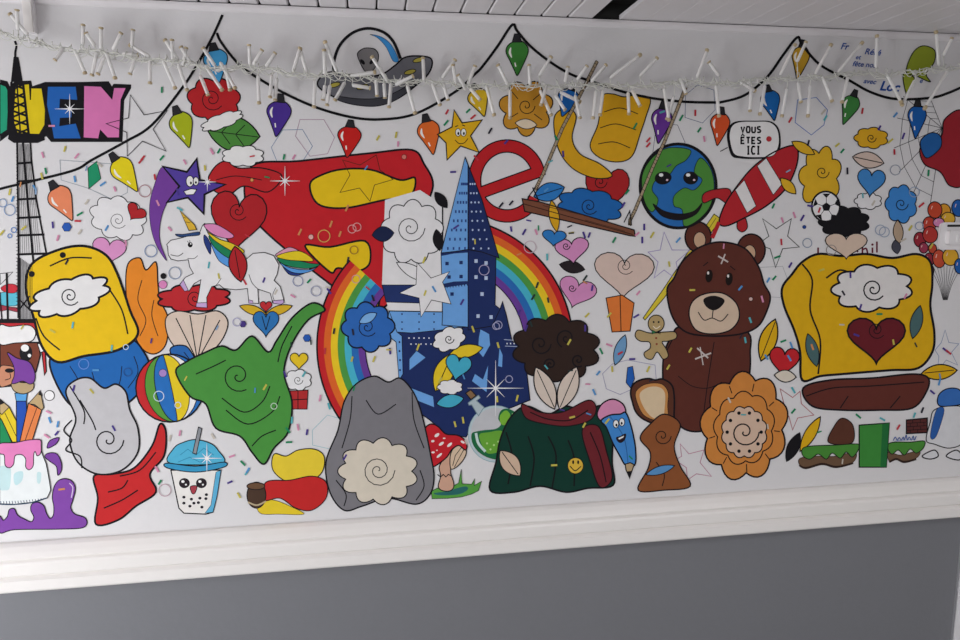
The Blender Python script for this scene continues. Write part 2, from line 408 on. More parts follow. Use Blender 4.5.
# ---- unicorn
U = (150, 190)
a = art('painted_unicorn', 5, U, 5.333, 'white unicorn with rainbow mane and tail')
a.sub('body').fill('95 305 90 290 112 268 165 256 265 228 280 190 293 178 302 215 330 260 352 330 400 395 440 418 500 380 550 338 610 333 660 350 688 400 678 450 662 482 695 515 715 590 700 608 655 602 642 550 575 528 580 605 528 602 520 525 460 532 395 525 370 505 330 515 303 572 305 628 248 622 262 545 272 478 235 500 208 540 160 502 190 465 232 445 212 410 205 372 150 378 112 368 98 345', 'e9e7e8', False, .8)
a.line('110 345 150 352 178 335', .7, sm=True); a.line('200 365 235 365 255 350', .6, sm=True)
a.line('528 450 545 495 575 528', .7, sm=True); a.line('380 470 360 500 340 520', .6, sm=True); a.line('668 600 655 560 672 520', .6, sm=True)
a.ell(215, 292, 13, 14, BK); a.ell(218, 287, 4, 4, 'eeeeee'); a.line('200 272 205 281', .6); a.line('212 268 214 277', .6)
a.fill('160 505 178 478 205 535 185 540', 'c9a8d6', ol=.6); a.fill('248 602 304 600 305 628 246 624', 'cba8d8', ol=.6); a.fill('655 590 712 585 715 600 700 610 658 604', 'c9a8d6', ol=.6)
a.fill('527 585 548 590 550 605 527 603', 'c9a8d6', ol=.5)
a.sub('horn', 'yellow horn').fill('160 110 238 185 250 212 208 216', 'dcb23a', ol=.8); a.line('178 145 192 150', .5); a.line('190 170 215 175', .5)
a.sub('mane', 'rainbow striped mane')
a.fill('136 236 180 236 258 224 262 240 210 246 160 250', '2c4a7c', True, .7)
a.fill('325 275 400 340 445 372 440 415 400 400 360 365', '5a9be0', True, .7); a.fill('290 240 312 262 325 300 322 342 300 305 288 270', '283c80', True, .7)
a.fill('315 245 380 285 470 342 452 372 400 352 340 300', '1f8458', True, .7); a.fill('308 225 370 262 440 285 502 325 470 342 400 305 340 265', 'e0c62c', True, .7)
a.fill('288 188 325 180 370 190 445 240 425 258 370 250 320 225', 'de8cbc', True, .7)
a.sub('tail', 'rainbow striped tail')
a.fill('670 345 710 318 750 305 795 328 740 335 690 355', 'de9cb4', True, .7); a.fill('705 400 745 430 815 442 840 436 790 455 740 448', '283c80', True, .7)
a.fill('690 385 750 415 850 425 900 402 860 432 800 445 740 430', '5a9be0', True, .7); a.fill('680 365 750 368 850 390 905 398 850 418 770 412 710 395', '1f8458', True, .7)
a.fill('675 355 720 335 790 325 840 345 870 378 800 378 730 372', 'e6cc26', True, .7)
a.done()
# ---- yellow and blue shapes, clouds and ribbons
shape('painted_cloth', '50 366 58 352 92 345 128 338 144 352 150 372 136 396 112 412 86 412 66 400', '2267b2', 3, 2.0, ['92 372 100 390 118 386 122 366', '70 366 80 384 78 400', '134 356 138 372 128 388'], 'blue painted cloth')
shape('painted_panel', '26 288 32 264 58 250 84 246 106 255 118 275 130 310 138 334 118 350 84 356 58 362 42 346 34 318', 'ecc21a', 4, 2.6, ['50 266 70 258 92 258', '36 318 44 336 60 350', '110 290 122 310 128 334'], 'large yellow painted panel with a white cloud on it', 1.6)
shape('painted_cloud', cloud(70, 296, 78, 34, 9, -.3), 'e9e7e6', 5, 2.2, [curl(70, 296, 10, .6, 1.9)], 'white painted cloud on the yellow panel', 1.2)
shape('painted_boulder', '66 392 76 380 90 378 104 388 116 384 126 392 130 410 138 428 138 452 122 470 98 474 78 462 70 440 76 418', 'c5c3c6', 5, 1.8, [curl(108, 440, 16), '80 400 92 420 96 430', '70 386 84 410 84 424', '72 420 64 430 72 440 66 450 80 456 82 468'], 'grey painted boulder', 1.4)
shape('painted_cloth', '94 476 112 474 134 468 152 446 160 424 166 432 164 456 150 474 156 492 136 506 118 520 96 524 98 498', 'c62a2c', 4, 2.0, ['108 492 122 488 128 480', '104 508 122 500 138 490', '120 476 140 470 156 452'], 'red painted cloth with dark folds', 1.4)
shape('painted_cloud', cloud(194, 298, 70, 26, 8, -.03), 'bd2a30', 3, 1.8, [curl(195, 298, 9, .6, 1.9)], 'red painted cloud under the unicorn')
shape('painted_shell', '166 318 178 311 198 314 218 311 228 322 222 340 208 354 192 360 178 350 168 336', 'dcc8b8', 3, 1.2, [[(196, 358), (176, 318)], [(197, 358), (190, 315)], [(198, 358), (206, 315)], [(199, 358), (220, 320)]], 'beige painted sea shell', 1.1)
shape('painted_ribbon', '170 350 186 346 200 362 216 348 228 352 228 368 212 378 198 372 184 376', '2a67b0', 4, 1.3, ['184 352 200 368 218 354'], 'blue painted ribbon')
# ---- bear in a red cap at the left edge
a = art('painted_bear', 2, C1, 4, 'brown bear face in a white-trimmed red cap')
a.sub('head').fill('0 90 155 90 162 140 145 205 110 245 60 262 0 268', '7b3f2e', False, 1.5)
a.ell(104, 132, 26, 34, BK); a.ell(100, 112, 16, 14, 'f2f0ee'); a.ell(118, 142, 7, 7, 'f2f0ee')
a.fill('0 190 30 182 65 196 66 240 30 262 0 262', 'c98a6c', True, .8); a.ell(38, 202, 18, 9, BK); a.line('40 212 42 232 20 240', .8, sm=True)
a.sub('cap', 'red cap with white trim').fill('0 -2 152 2 172 60 182 132 186 205 178 220 168 130 150 60 0 60', 'bf2c34', False, 1.2)
a.fill('0 22 40 26 110 20 138 36 142 62 122 86 60 92 0 96', 'efedec', True, 1.0); a.fill('150 95 185 92 190 120 162 130', 'efedec', False, .8)
a.ell(198, 302, 20, 20, 'f0eeee', 0, .7)
a.done()
# ---- paint pot with brush and pencils
Z = (0, 380)
a = art('painted_pencil', 4, Z, 4, 'green pencil'); a.fill('0 150 12 165 48 250 0 254', '1d8a54', ol=1); a.done()
a = art('painted_pencil', 5, Z, 4, 'yellow pencil'); a.fill('0 105 38 108 70 170 72 248 50 248 8 160 0 150', 'e2c62a', ol=1); a.fill('0 75 38 108 8 138 0 130', 'bfa478', ol=.8); a.fill('-2 75 18 92 0 100', BK, ol=0); a.line('20 130 66 225', .7); a.done()
a = art('painted_brush', 6, Z, 4, 'blue brush with a violet tip'); a.fill('66 78 105 78 108 120 104 246 68 248', '2450b0', ol=1); a.fill('60 52 110 52 106 84 66 84', '5aa2dc', ol=.8)
a.fill('46 20 58 6 92 10 134 12 130 40 95 55 60 45', 'b9a078', True, .9); a.fill('30 -110 68 -88 118 -72 140 -30 138 5 120 16 92 4 60 14 48 10 58 -20 54 -60', '7b429c', True, .8); a.done()
a = art('painted_pencil', 7, Z, 4, 'orange pencil'); a.fill('115 92 168 118 128 248 80 248', 'e2824a', ol=1); a.fill('162 42 176 110 168 120 140 98 115 94', 'bfa478', ol=.8); a.fill('162 42 172 64 154 58', BK, ol=0); a.line('148 112 102 240', .7); a.done()
a = art('painted_pot', 8, Z, 4, 'white pot with dripping pink paint')
a.fill('0 262 160 262 172 300 186 335 198 400 204 440 190 470 130 488 60 496 0 494', 'e8ecec', False, .9)
a.fill('0 350 30 345 45 360 40 430 20 440 0 430', 'c4e0e2', True, 0); a.fill('60 372 92 365 90 400 66 420 56 400', 'c0dfe3', True, 0); a.fill('150 370 166 372 162 410 150 408', 'c4e0e2', True, 0)
for k in range(16): a.line([(4+k*11.5, 484-k*k*.06), (6+k*11.5, 495-k*k*.09)], .7, '23405c')
a.line('0 496 60 497 130 489 190 471', 1.0, '23405c', sm=True)
a.sub('pink_paint', 'dripping pink paint').fill('0 254 60 250 110 240 160 238 166 262 164 292 150 302 142 285 136 300 134 342 118 358 104 346 104 315 88 298 62 302 56 335 40 350 22 340 18 300 0 292', 'e283bb', True, .9)
a.done()
a = art('painted_puddle', 5, Z, 4, 'violet paint puddle'); a.fill('0 545 14 560 30 545 38 518 58 514 72 540 100 556 126 566 136 548 124 520 128 496 152 488 176 502 186 530 200 552 214 540 216 505 210 470 216 430 234 402 262 394 290 405 302 435 292 480 284 510 300 535 340 550 348 575 322 592 220 596 60 598 0 610', '8148a4', True, 1.0); a.line('278 412 292 430 286 470', 1.0, 'd9c8e2', sm=True); a.done()
for t in ('190 272 200 242 236 230 224 256', '180 306 194 292 228 295 246 330 246 362 232 380 226 345 200 325'):
    a = art('paint_drop', 5, Z, 4, 'violet paint drop'); a.fill(t, '7b439e', True, .9); a.done()
# ---- beach ball
a = art('painted_beach_ball', 5, label='beach ball with red, green, blue and yellow panels')
cx, cy, r, ra = 170, 388, 34, math.radians(78)
def mer(bf, n=16):
    o = []
    for k in range(n+1):
        t = -math.pi/2+math.pi*k/n; u = math.sin(t)*r; v = math.cos(t)*r*bf
        o.append((cx+u*math.cos(ra)-v*math.sin(ra), cy+u*math.sin(ra)+v*math.cos(ra)))
    return o
bs = [1.0, .72, .42, -.05, -.55, -.8, -1.0]
for i, c in enumerate(('c62a2e', '5a9a3e', '2a70bc', 'e6ca28', 'eceaea', '2a70bc')):
    a.fill(mer(bs[i])+mer(bs[i+1])[::-1], c, False, .9)
a.ell(cx, cy, r, r, BK, 0, 1.6, only=True); a.done()
# ---- green swoosh and small shapes
shape('painted_swoosh', '176 372 186 362 206 352 222 346 236 350 252 336 268 352 277 340 292 318 312 303 325 310 308 320 292 344 284 372 292 402 288 432 274 448 264 464 252 452 240 436 216 428 206 404 190 396', '4b9340', 6, 1.8, [curl(238, 376, 16, 1), '222 398 244 412 262 402 270 386', '226 410 248 424 272 412 280 396', '292 326 282 346 278 362', '196 374 214 366 226 360', '252 446 262 436 276 430'], 'green painted swoosh rising to the right', 1.2)
shape('painted_leaf', leaf(253, 310, 28, 9, .3), 'd9b02a', 3, .9); shape('painted_leaf', leaf(279, 310, 28, 9, -.3), 'd9b02a', 3, .9); shape('painted_heart', heart(266, 322, 26, 26), '2f74b4', 4, .9, [[(262, 316), (266, 330)], [(270, 316), (266, 330)]]); shape('painted_heart', heart(266, 306, 12, 11), 'c23036', 5, .8)
shape('painted_heart', heart(299, 360, 18, 17), 'e6c428', 3, .9); shape('painted_cloud', cloud(298, 380, 26, 20, 7), 'e9e8e9', 3, .9, [curl(298, 380, 5)], lw=.6); shape('painted_parcel', [(288, 391), (308, 390), (307, 409), (288, 409)], 'b42e30', 3, .9, [[(298, 390), (298, 409)], [(288, 400), (308, 399)]], 'small red painted parcel')
# ---- bubble tea
a = art('painted_bubble_tea', 4, label='bubble tea cup with a cute face and blue lid')
a.sub('cup').fill('171 470 221 470 217 496 213 512 206 514 184 513 179 508', 'ece8e4', False, 1.2); a.fill('216 472 221 470 217 496 213 512 205 513 211 505', '5fb0d6', False, .5)
for x in (184.5, 201.5): a.ell(x, 483, 5, 4.6, '2a2026', 0, .8); a.ell(x-1.5, 481.4, 1.6, 1.4, 'f2f0f0'); a.ell(x+1.5, 484.5, 1, .9, 'f2f0f0')
a.fill('190.5 486.5 197 486 195 493 192 493', 'a8404c', True, .8)
for x, y in ((184, 497), (191.5, 499), (200, 498), (206.5, 494.5), (206, 498.5), (184, 503), (190, 506), (198.5, 502.5), (202, 507), (194, 503)): a.ell(x, y, 1.6, 1.4, '26222a')
a.sub('lid', 'blue domed lid').fill('170 463 174 448 184 442 196 439.5 210 443 218 450 222 463', '55b4d6', True, 1.0); a.fill('167 463 196 466 224 462 224 467 196 472 168 468', '3a98c4', True, 1.0)
for t in ('180 455 188 449 196 455 204 448 214 455', '178 462 190 457 200 462 212 457'): a.line(t, .6, '2d7fa8')
a.sub('straw', 'grey straw').fill('198.5 427 202 428.5 196.5 454 192.8 453', '8f9298', False, .8); a.done()
# ---- honey coloured, red and pot patches
patch([('e8cc3a', '273 470 274 454 286 456 298 450 314 449 324 456 322 472 308 482 288 482')], 4, 'yellow painted patch', ol=1.0)
patch([('e6ca30', '258 500 274 500 290 506 304 514 280 514 260 513')], 3, ol=.5)
patch([('c42a2a', '266 482 290 480 312 476 326 482 326 498 312 510 296 508 280 498 264 500')], 4, 'red painted patch', ol=1.0)
a = art('painted_jar', 5, label='dark brown round jar'); a.ell(256.5, 495, 9.5, 13, '4c382c', 0, 1); a.ell(256, 486, 9, 3.5, '6a4e38', 0, .9); a.line('248 502 257 505 266 501', 1.6, 'b9a888', sm=True); a.done()
# ---- rainbow
RC = (445, 346); cols = ['c4262b', 'e0672a', 'ecc828', '4f9a46', '49b4cc', '2b6cb6', '6a3f96']
for a0, a1, lb in ((222, 138, 'left foot of the rainbow beside the castle'), (72, -6, 'right arch of the rainbow behind the castle')):
    a = art('painted_rainbow', 2, label=lb); n = 30; an = [math.radians(a0+(a1-a0)*k/n) for k in range(n+1)]
    for i, c in enumerate(cols):
        ro, ri = 128-6.9*i, 128-6.9*(i+1)
        a.fill([(RC[0]+ro*math.cos(t), RC[1]-ro*math.sin(t)) for t in an]+[(RC[0]+ri*math.cos(t), RC[1]-ri*math.sin(t)) for t in an[::-1]], c, False, 0)
    for rr in (128, 128-48.3): a.line([(RC[0]+rr*math.cos(t), RC[1]-rr*math.sin(t)) for t in an], 1.8 if rr > 100 else 1.0)
    a.done()
shape('painted_cloud', cloud(368, 327, 50, 46, 8, .3), '2f68b6', 4, 1.5, [curl(367, 327, 10, .6, 1.9)], 'blue painted cloud on the rainbow')
shape('painted_leaf', leaf(368, 318, 20, 9, -.5), '7fb2e4', 5, .8)
# ---- castle, generic: round keep with a cone roof and a walled yard
LB, NV = '6ea5e2', '1f2f62'
a = art('painted_castle', 3, label='blue castle with a tall pointed tower')
a.sub('yard_wall', 'navy and light blue castle wall')
a.fill('397 331 466 326 500 309 502.5 301.5 506.5 316 512 341 518 345 524 350 530 400 500 412 486 420 470 430 466 437 446 434 430 420 404 402 399 380', NV, False, 1.0)
a.fill('389 311 442.5 312 468 306 466 327 440 330 412 333 397 332', LB, False, .8)
a.fill('386 334 389 311 397 332 402 336 403 374 399 380 396 342', LB, False, .8)
for t in ('416.5 351 425.5 357.5 409.5 370 409.5 359', '412 388.5 433 396.5 434 407 419 401 409 393', '480.5 329.5 489 334 490 345 483 357 478 351 479 337', '475 374 483 379.5 488 365.5 486.5 392 472 381', '499.5 348 502.5 355 502 367 498 366'):
    a.fill(t, LB, False, 0)
for x, y in [(x, y) for x in (402, 419, 434, 452) for y in (314, 322, 329)]: a.ell(x, y, .9, .9, NV, n=8)
for x, y in [(399.5, 342), (399.5, 351), (400, 360), (400, 370), (390.5, 320), (390.8, 325), (391, 330)]: a.ell(x, y, 1, 1.2, NV, n=8)
for x in range(409, 432, 5):
    a.ell(x, 338, .8, .8, 'dfe3ee', n=8); a.ell(x+2, 344, .8, .8, 'dfe3ee', n=8)
a.line('504 339.5 517 340.5', .6, 'b8c4e0'); a.line('505 346 517 346.5', .6, 'b8c4e0')
for x in (507, 510.5, 514, 517): a.ell(x, 343.5, .7, .9, 'dfe3ee', n=8)
a.sub('keep', 'round two-tone castle keep')
a.fill('441 254 468 249 468 327 442 325 442.5 312', LB, False, .8); a.fill('468 249 496 254 495 305 500 309 492 326 468 330', NV, False, .8)
a.fill('440.5 252 454 250 468 249.5 468 252.5 454 253.5 441 256', NV, False, 0); a.fill('442 284 454 281.5 468 281 468 284 442 288', NV, False, 0)
for k in range(9): a.fill([(443+k*2.9, 286-k*.3), (445+k*2.9, 286-k*.3), (444.5+k*2.9, 289-k*.3)], NV, False, 0)
for x, y in ((447, 263.5), (461, 262.5), (449, 277), (461, 276.5), (452, 294)): a.fill([(x-1.7, y-1.7), (x+1.7, y-1.7), (x+1.7, y+1.7), (x-1.7, y+1.7)], NV, False, 0)
for x, y in ((476, 261), (486, 263), (476, 277), (486, 278), (482, 294), (478, 316), (491, 317)): a.fill([(x-1.6, y-1.8), (x+1.6, y-1.8), (x+1.6, y+1.8), (x-1.6, y+1.8)], 'bccbe6', False, 0)
a.sub('cone_roof', 'tall pointed two-tone roof')
a.fill('465 157 441 253 455 251.5 468 249.5 468 165', LB, False, 1.0); a.fill('465 157 468 165 468 249.5 482 252 499 258 482 200', NV, False, 1.0)
for r_ in range(8):
    y = 184+r_*9.2; hw = (y-157)*.25
    for k in range(4):
        x = 467.5-hw+hw*(k+.55)/4; a.fill([(x-.8, y-1.4), (x+.8, y-1.4), (x+.8, y+1.4), (x-.8, y+1.4)], '2a4486', False, 0)
        if r_ < 9 and k < 3:
            x = 469+hw*1.05*(k+.6)/3.2; a.ell(x, y, .9, 1.1, 'b8c8e6', n=7)
a.done()
# white block beside the castle with a star on it
a = art('painted_letter', 2, label='white block letter with a navy shadow'); a.fill('385 200 420 190 443 205 442.5 312 389 311 382 285', 'e7e5e6', False, 0)
a.fill('382 285 420 285 420 303 386 302', '24356a', False, .8); a.line('442.5 205 442.5 312 389 311', 1.3); a.done()
shape('painted_cloud', cloud(412, 232, 58, 60, 9, .2), 'e9e7e8', 3, 1.0, [curl(410, 228, 15, 0, 2)], 'white painted cloud beside the castle roof')
shape('painted_leaf', leaf(441, 200, 20, 10, .9), '17151a', 4, .6); shape('painted_leaf', leaf(438, 240, 22, 10, 1.4), '17151a', 4, .6); shape('painted_leaf', leaf(383, 234, 22, 15, -.1), '1b2548', 4, .8); shape('painted_leaf', leaf(414, 272, 40, 12, .5), 'e9e7e8', 4, .8)
a = art('star_outline', 5, label='white filled star outline'); a.fill('417 262.5 431 278 449.5 271.5 442.5 282 451 304 431.5 300 421 317 419 298 399.5 293 416 284.5', 'e9e7e8', False, .7); a.done()
# ---- letter with a cross bar
a = art('painted_letter', 2, label='round red letter e with a slanted bar')
ring = [(508+33*math.cos(math.radians(t)), 181-38*math.sin(math.radians(t))) for t in range(-20, -372, -8)][::-1]
ring = [(507+32.5*math.cos(math.radians(t)), 181-35*math.sin(math.radians(t))) for t in range(8, 331, 7)]
a.line(ring, 13.5, BK); a.line('480 193 538 172', 12.5, BK); a.line(ring, 11, 'bf2228'); a.line('480 193 538 172', 10, 'bf2228'); a.done()
shape('painted_flower', cloud(526, 108, 48, 50, 7, .2, .14), 'c9902e', 3, 1.1, [curl(526, 106, 9), [(512, 92), (518, 99)], [(540, 94), (533, 100)], [(510, 118), (518, 113)], [(542, 120), (534, 114)]], 'amber painted flower')
shape('painted_leaf', leaf(526, 124, 22, 10, .1), 'e4d2b8', 4, .8)
# ---- swing and its patches
shape('painted_flag', '602 97 612 94 624 97 636 95 650 99 646 116 640 134 632 156 618 162 600 158 590 146 598 124', 'dba51e', 4, 1.1, ['604 112 620 108 638 114', '600 128 616 124 636 130', '598 144 614 142 630 148'], 'tall yellow painted flag above the swing')
shape('painted_crescent', '554 118 566 108 576 116 572 138 580 154 600 164 612 176 594 178 572 168 558 148', 'dba51e', 4, 1.1, label='yellow painted crescent behind the swing rope')
shape('painted_heart', heart(606, 188, 44, 52, .2), 'ae2528', 3, 1.1, [curl(600, 182, 7)], 'dark red painted heart above the swing')
shape('painted_cloud', cloud(590, 206, 62, 32, 8, .15), '1f66b0', 5, 1.1, [curl(589, 206, 9, .6, 1.9)], 'blue painted cloud on the swing')
shape('painted_leaf', leaf(549, 192, 32, 18, -.3), '2f7cc4', 4, 1.0, [[(537, 196), (562, 188)]]); shape('painted_leaf', leaf(554, 216, 32, 10, 1.4), 'dba51e', 6, .9); shape('painted_heart', heart(554, 237, 24, 16, .1), '2f7cc4', 6, .9)
a = art('painted_swing', 5, B3, 4, 'wooden swing hanging on two ropes')
for p_, q_ in (('468 -395 400 -260 330 -130 250 60 220 120', 'left_rope'), ('822 -290 740 -80 690 30 620 200 600 240 598 262', 'right_rope')):
    a.sub('rope', 'hatched beige rope'); a.line(p_, 3.6, BK); a.line(p_, 2.4, 'a8957a')
    v = spl(a.P(p_), False, 16); o_ = a.o; z_ = a.z; a.o = (0, 0); a.z = 1
    for k in range(0, len(v)-1, 2): a.line([(v[k][0]-1.2, v[k][1]-.8), (v[k][0]+1.2, v[k][1]+.8)], .5, '3a3028')
    a.o = o_; a.z = z_
a.sub('plank', 'brown wooden swing plank').fill('168 155 240 168 616 280 620 305 600 303 178 205', '7c4c38', False, 1.2)
a.line('172 175 610 298', .9, '3c241c'); a.line('250 182 400 218', .7, '4c3024'); a.line('420 240 580 285', .7, '4c3024'); a.line('210 110 235 165', 1.2); a.line('222 110 190 150', 1.0); a.line('600 200 575 250', 1.0); a.line('598 205 606 262', 1.0)
a.done()
# ---- Earth
a = art('painted_globe', 3, label='planet Earth with a smiling face')
gx, gy, grx, gry = 678, 186, 38, 42
a.ell(gx, gy, grx, gry, '2a6cb4', 0, 3.0, n=48)
for t in ('642 176 652 158 668 148 690 150 686 160 676 166 668 176 656 180 652 190 658 200 652 212 644 200', '674 196 684 188 694 190 702 180 694 172 700 158 710 168 714 186 710 206 698 220 684 226 682 210 674 206'):
    a.fill(t, '4f8f3c', True, .7)
a.ell(663, 178, 8.5, 6.5, '18161a', -8); a.ell(690.5, 178, 7.5, 6.5, '18161a', 8); a.ell(661, 175, 2.2, 1.7, 'f0f0f0'); a.ell(688, 175, 2.2, 1.7, 'f0f0f0'); a.ell(667, 180, 1.2, 1, 'e8c8d8'); a.ell(694, 180, 1.2, 1, 'e8c8d8')
a.fill('653 204 664 211 680 214 694 211 702 203 696 214 680 220 662 216', '1a1418', True, .8); a.done()
# ---- rocket
a = art('painted_rocket', 4, label='red and white banded rocket')
a.sub('fin', 'red fin').fill('730 190 718 189 706 192 702 197 704 203 716 198 724 202 730 206', 'b4272e', True, 1.0)
a.sub('fin', 'red fin').fill('742 214 746 220 747 228 742 232 737 228 738 218', 'b4272e', True, 1.0)
a.main().sub('fuselage', 'banded rocket body').fill('795 146 797 163 786 188 766 206 744 218 726 226 719 222 724 206 734 190 752 168 774 152', 'b82830', True, 1.5)
a.fill('757 166 766 158 782 184 773 195', 'e8e4e4', False, .7); a.fill('735 190 744 180 756 206 747 213', 'e8e4e4', False, .7)
a.line('719 222 712 238', 4.0, 'b4272e'); a.done()
a = art('painted_rod', 1, label='thin yellow tapering rod'); a.fill('714 214 721 219 690 262 664 298 645 320 643 318 662 291 688 252', 'dcc63a', False, .8); a.line('716 218 666 292', .5); a.done()
# ---- speech bubble
a = art('painted_speech_bubble', 4, A4, 4, 'white speech bubble reading VOUS ÊTES ICI')
a.fill('28 560 30 520 45 495 75 484 140 483 200 485 232 510 242 555 238 600 215 630 150 636 80 634 45 622', BK, True, 0)
a.fill('38 560 40 520 55 497 85 487 140 486 195 488 226 512 236 555 230 595 208 624 150 630 90 627 54 614', 'eceaea', True, .7); a.line('30 590 0 606', .9)
a.sub('writing', 'black hand-painted capitals')
def ST(x, y, w_, h, t, lw=1.7):
    for s_ in t.split('|'):
        v = [float(q) for q in s_.split()]; a.line([(x+v[i]*w_, y+v[i+1]*h) for i in range(0, len(v), 2)], lw)
G = {'V': '0 0 .5 1 1 0', 'O': '.2 0 .8 0 1 .3 1 .7 .8 1 .2 1 0 .7 0 .3 .2 0 .4 0', 'U': '0 0 0 .8 .2 1 .8 1 1 .8 1 0', 'S': '1 .1 .7 0 .2 .05 .05 .25 .3 .45 .8 .55 1 .75 .8 .95 .3 1 0 .9',
     'E': '1 0 0 0 0 1 1 1|0 .5 .8 .5', 'T': '-.05 0 1.05 0|.5 0 .5 1', 'I': '.5 0 .5 1|.15 0 .85 0|.15 1 .85 1', 'C': '1 .1 .7 0 .3 0 0 .3 0 .7 .3 1 .7 1 1 .9'}
for (tx, x0_, y0_, st, h) in (('VOUS', 84, 507, 21.5, 23), ('ETES', 84, 550, 21.5, 24), ('ICI', 106, 586, 20, 30)):
    for i, ch in enumerate(tx): ST(x0_+i*st, y0_, 13, h, G[ch])
a.line('84 545 90 537 97 545', 1.2)
a.ell(195, 556, 11, 11, 'b8333a'); a.done()
# ---- upper right patches
patch([('93a02e', '906 72 912 54 922 46 934 50 934 62 926 74 930 82 916 76'), ('9aa632', '903 74 914 78 910 90 906 94')], 4, 'olive green painted patch', ol=1.0)
shape('painted_flower', cloud(820, 177, 38, 56, 7, .1, .14), 'e0b12a', 3, 1.1, [curl(822, 172, 7)], 'yellow painted flower by the football')
for q in ((788, 186, 22, 10, .8), (803, 148, 26, 10, .5)): shape('painted_leaf', leaf(*q), 'e0b12a', 4, 1.0)
a = art('painted_football', 6, label='white football with black pentagons')
a.ell(825.5, 206.5, 14, 15, 'edebec', 0, 1.8)
def pent(x, y, r_, t0): return [(x+r_*math.cos(math.radians(t0+72*k)), y+r_*math.sin(math.radians(t0+72*k))) for k in range(5)]
a.fill(pent(826, 207, 4.6, -90), BK, False, 0)
for k in range(5):
    t = math.radians(-90+72*k); a.line([(826+4.4*math.cos(t), 207+4.4*math.sin(t)), (826+9*math.cos(t), 207+9.4*math.sin(t))], .6)
    a.fill([(826+9*math.cos(t), 207+9.4*math.sin(t)), (826+13.2*math.cos(t+.28), 207+13.8*math.sin(t+.28)), (826+13.2*math.cos(t-.28), 207+13.8*math.sin(t-.28))], BK, False, .5)
a.done()
shape('painted_cloud', cloud(871, 138, 32, 20, 7), 'e0ab24', 4, 1.0, [curl(871, 138, 5)]); shape('painted_leaf', leaf(868, 160, 32, 16, .2), 'd5bfb2', 3, 1.0, [[(854, 157), (882, 163)]])
shape('painted_heart', heart(871, 181, 28, 28, .1), '4389cc', 3, 1.0, label='blue painted heart'); shape('painted_cloud', cloud(868, 201, 26, 16, 7), 'e6e4e6', 2, .9)
shape('painted_cloud', cloud(844, 222, 48, 30, 9), '17161a', 3, .8, label='black painted cloud under the football'); shape('painted_heart', heart(846, 244, 42, 26), 'd9c1ae', 4, 1.0, label='beige painted heart under the black cloud')
shape('painted_cloud', cloud(901, 204, 30, 36, 7), '3f87d0', 3, 1.0, [curl(901, 204, 7)], 'blue painted cloud'); shape('painted_leaf', leaf(898, 232, 24, 10, 1.5), 'b79f86', 3, .9); shape('painted_leaf', leaf(896, 247, 14, 9, 1.4), '4a4a56', 3, .7)
a = art('painted_web', 1, label='thin grey spider web')
for ex, ey in ((903, 96), (897, 118), (894, 148), (899, 172), (912, 196), (930, 205), (930, 98)): a.line([(942, 128), (ex, ey)], .6, '4a494e')
for k in (.3, .5, .7, .88):
    v = [(942+(ex-942)*k, 128+(ey-128)*k) for ex, ey in ((930, 98), (903, 96), (897, 118), (894, 148), (899, 172), (912, 196), (930, 205))]
    a.line(v, .5, '4a494e')
a.done()
patch([('9e2630', '944 120 958 110 964 120 964 180 950 186 940 172 924 164 920 148 934 144 942 134')], 3, 'dark red painted patch', ol=1.2); patch([('2360a4', '920 142 930 133 940 136 940 148 926 158')], 4, 'blue painted patch', ol=1.0)
# ---- balloons
BAL = [(310, 150, 35, 45, '2360b0'), (315, 460, 26, 40, '2360b0'), (160, 480, 20, 30, '8c2a3c'), (155, 425, 24, 36, '942c3c'), (105, 318, 32, 40, '9a2a38'), (125, 362, 24, 28, 'a03a54'), (235, 165, 34, 38, 'dc9a30'), (255, 208, 38, 36, 'e0b03a'), (185, 160, 38, 44, 'c64a30'),
       (155, 238, 34, 42, 'c24434'), (205, 226, 30, 24, 'd88ab8'), (160, 292, 40, 44, 'b83a34'), (172, 366, 22, 26, 'c24a34'), (207, 420, 34, 48, 'c85038'), (268, 410, 42, 46, 'e0aa34')]
a = art('balloon_strings', 2, (900, 180), 5.333, 'thin black balloon strings')
for x in range(165, 320, 17): a.line([(x, 455+abs(x-240)*.3), (240+(x-240)*.45, 560), (240+(x-240)*.14, 640)], .4, sm=True)
a.done()
for x, y, rx, ry, c in BAL:
    a = art('painted_balloon', 3, (900, 180), 5.333); a.ell(x, y, rx, ry, c, -5, 1.0); a.line([(x-rx*.5, y-ry*.1), (x-rx*.35, y-ry*.5)], .8, 'e8c8c0'); a.layer = 3; a.done()
# ---- remains of purple writing above the yellow patch
for ts in (('818 247.5 818 254',), ('839 253 843 250.5 848 253.5',), ('851 253 855 249.5 858 252',), ('862.3 242.5 862.3 254', '862 250 866 248.5 867.5 253'), ('872.3 247.5 872.3 253', 'dot'), ('876.8 241.5 876.8 252.5',)):
    a = art('painted_letter', 1, label='dark purple letter partly hidden above the yellow panel')
    for t in ts:
        if t == 'dot': a.ell(872.3, 244.6, 1.2, 1.2, '6b2034')
        else: a.line(t, 1.7, '6b2034', sm=True)
    a.done()
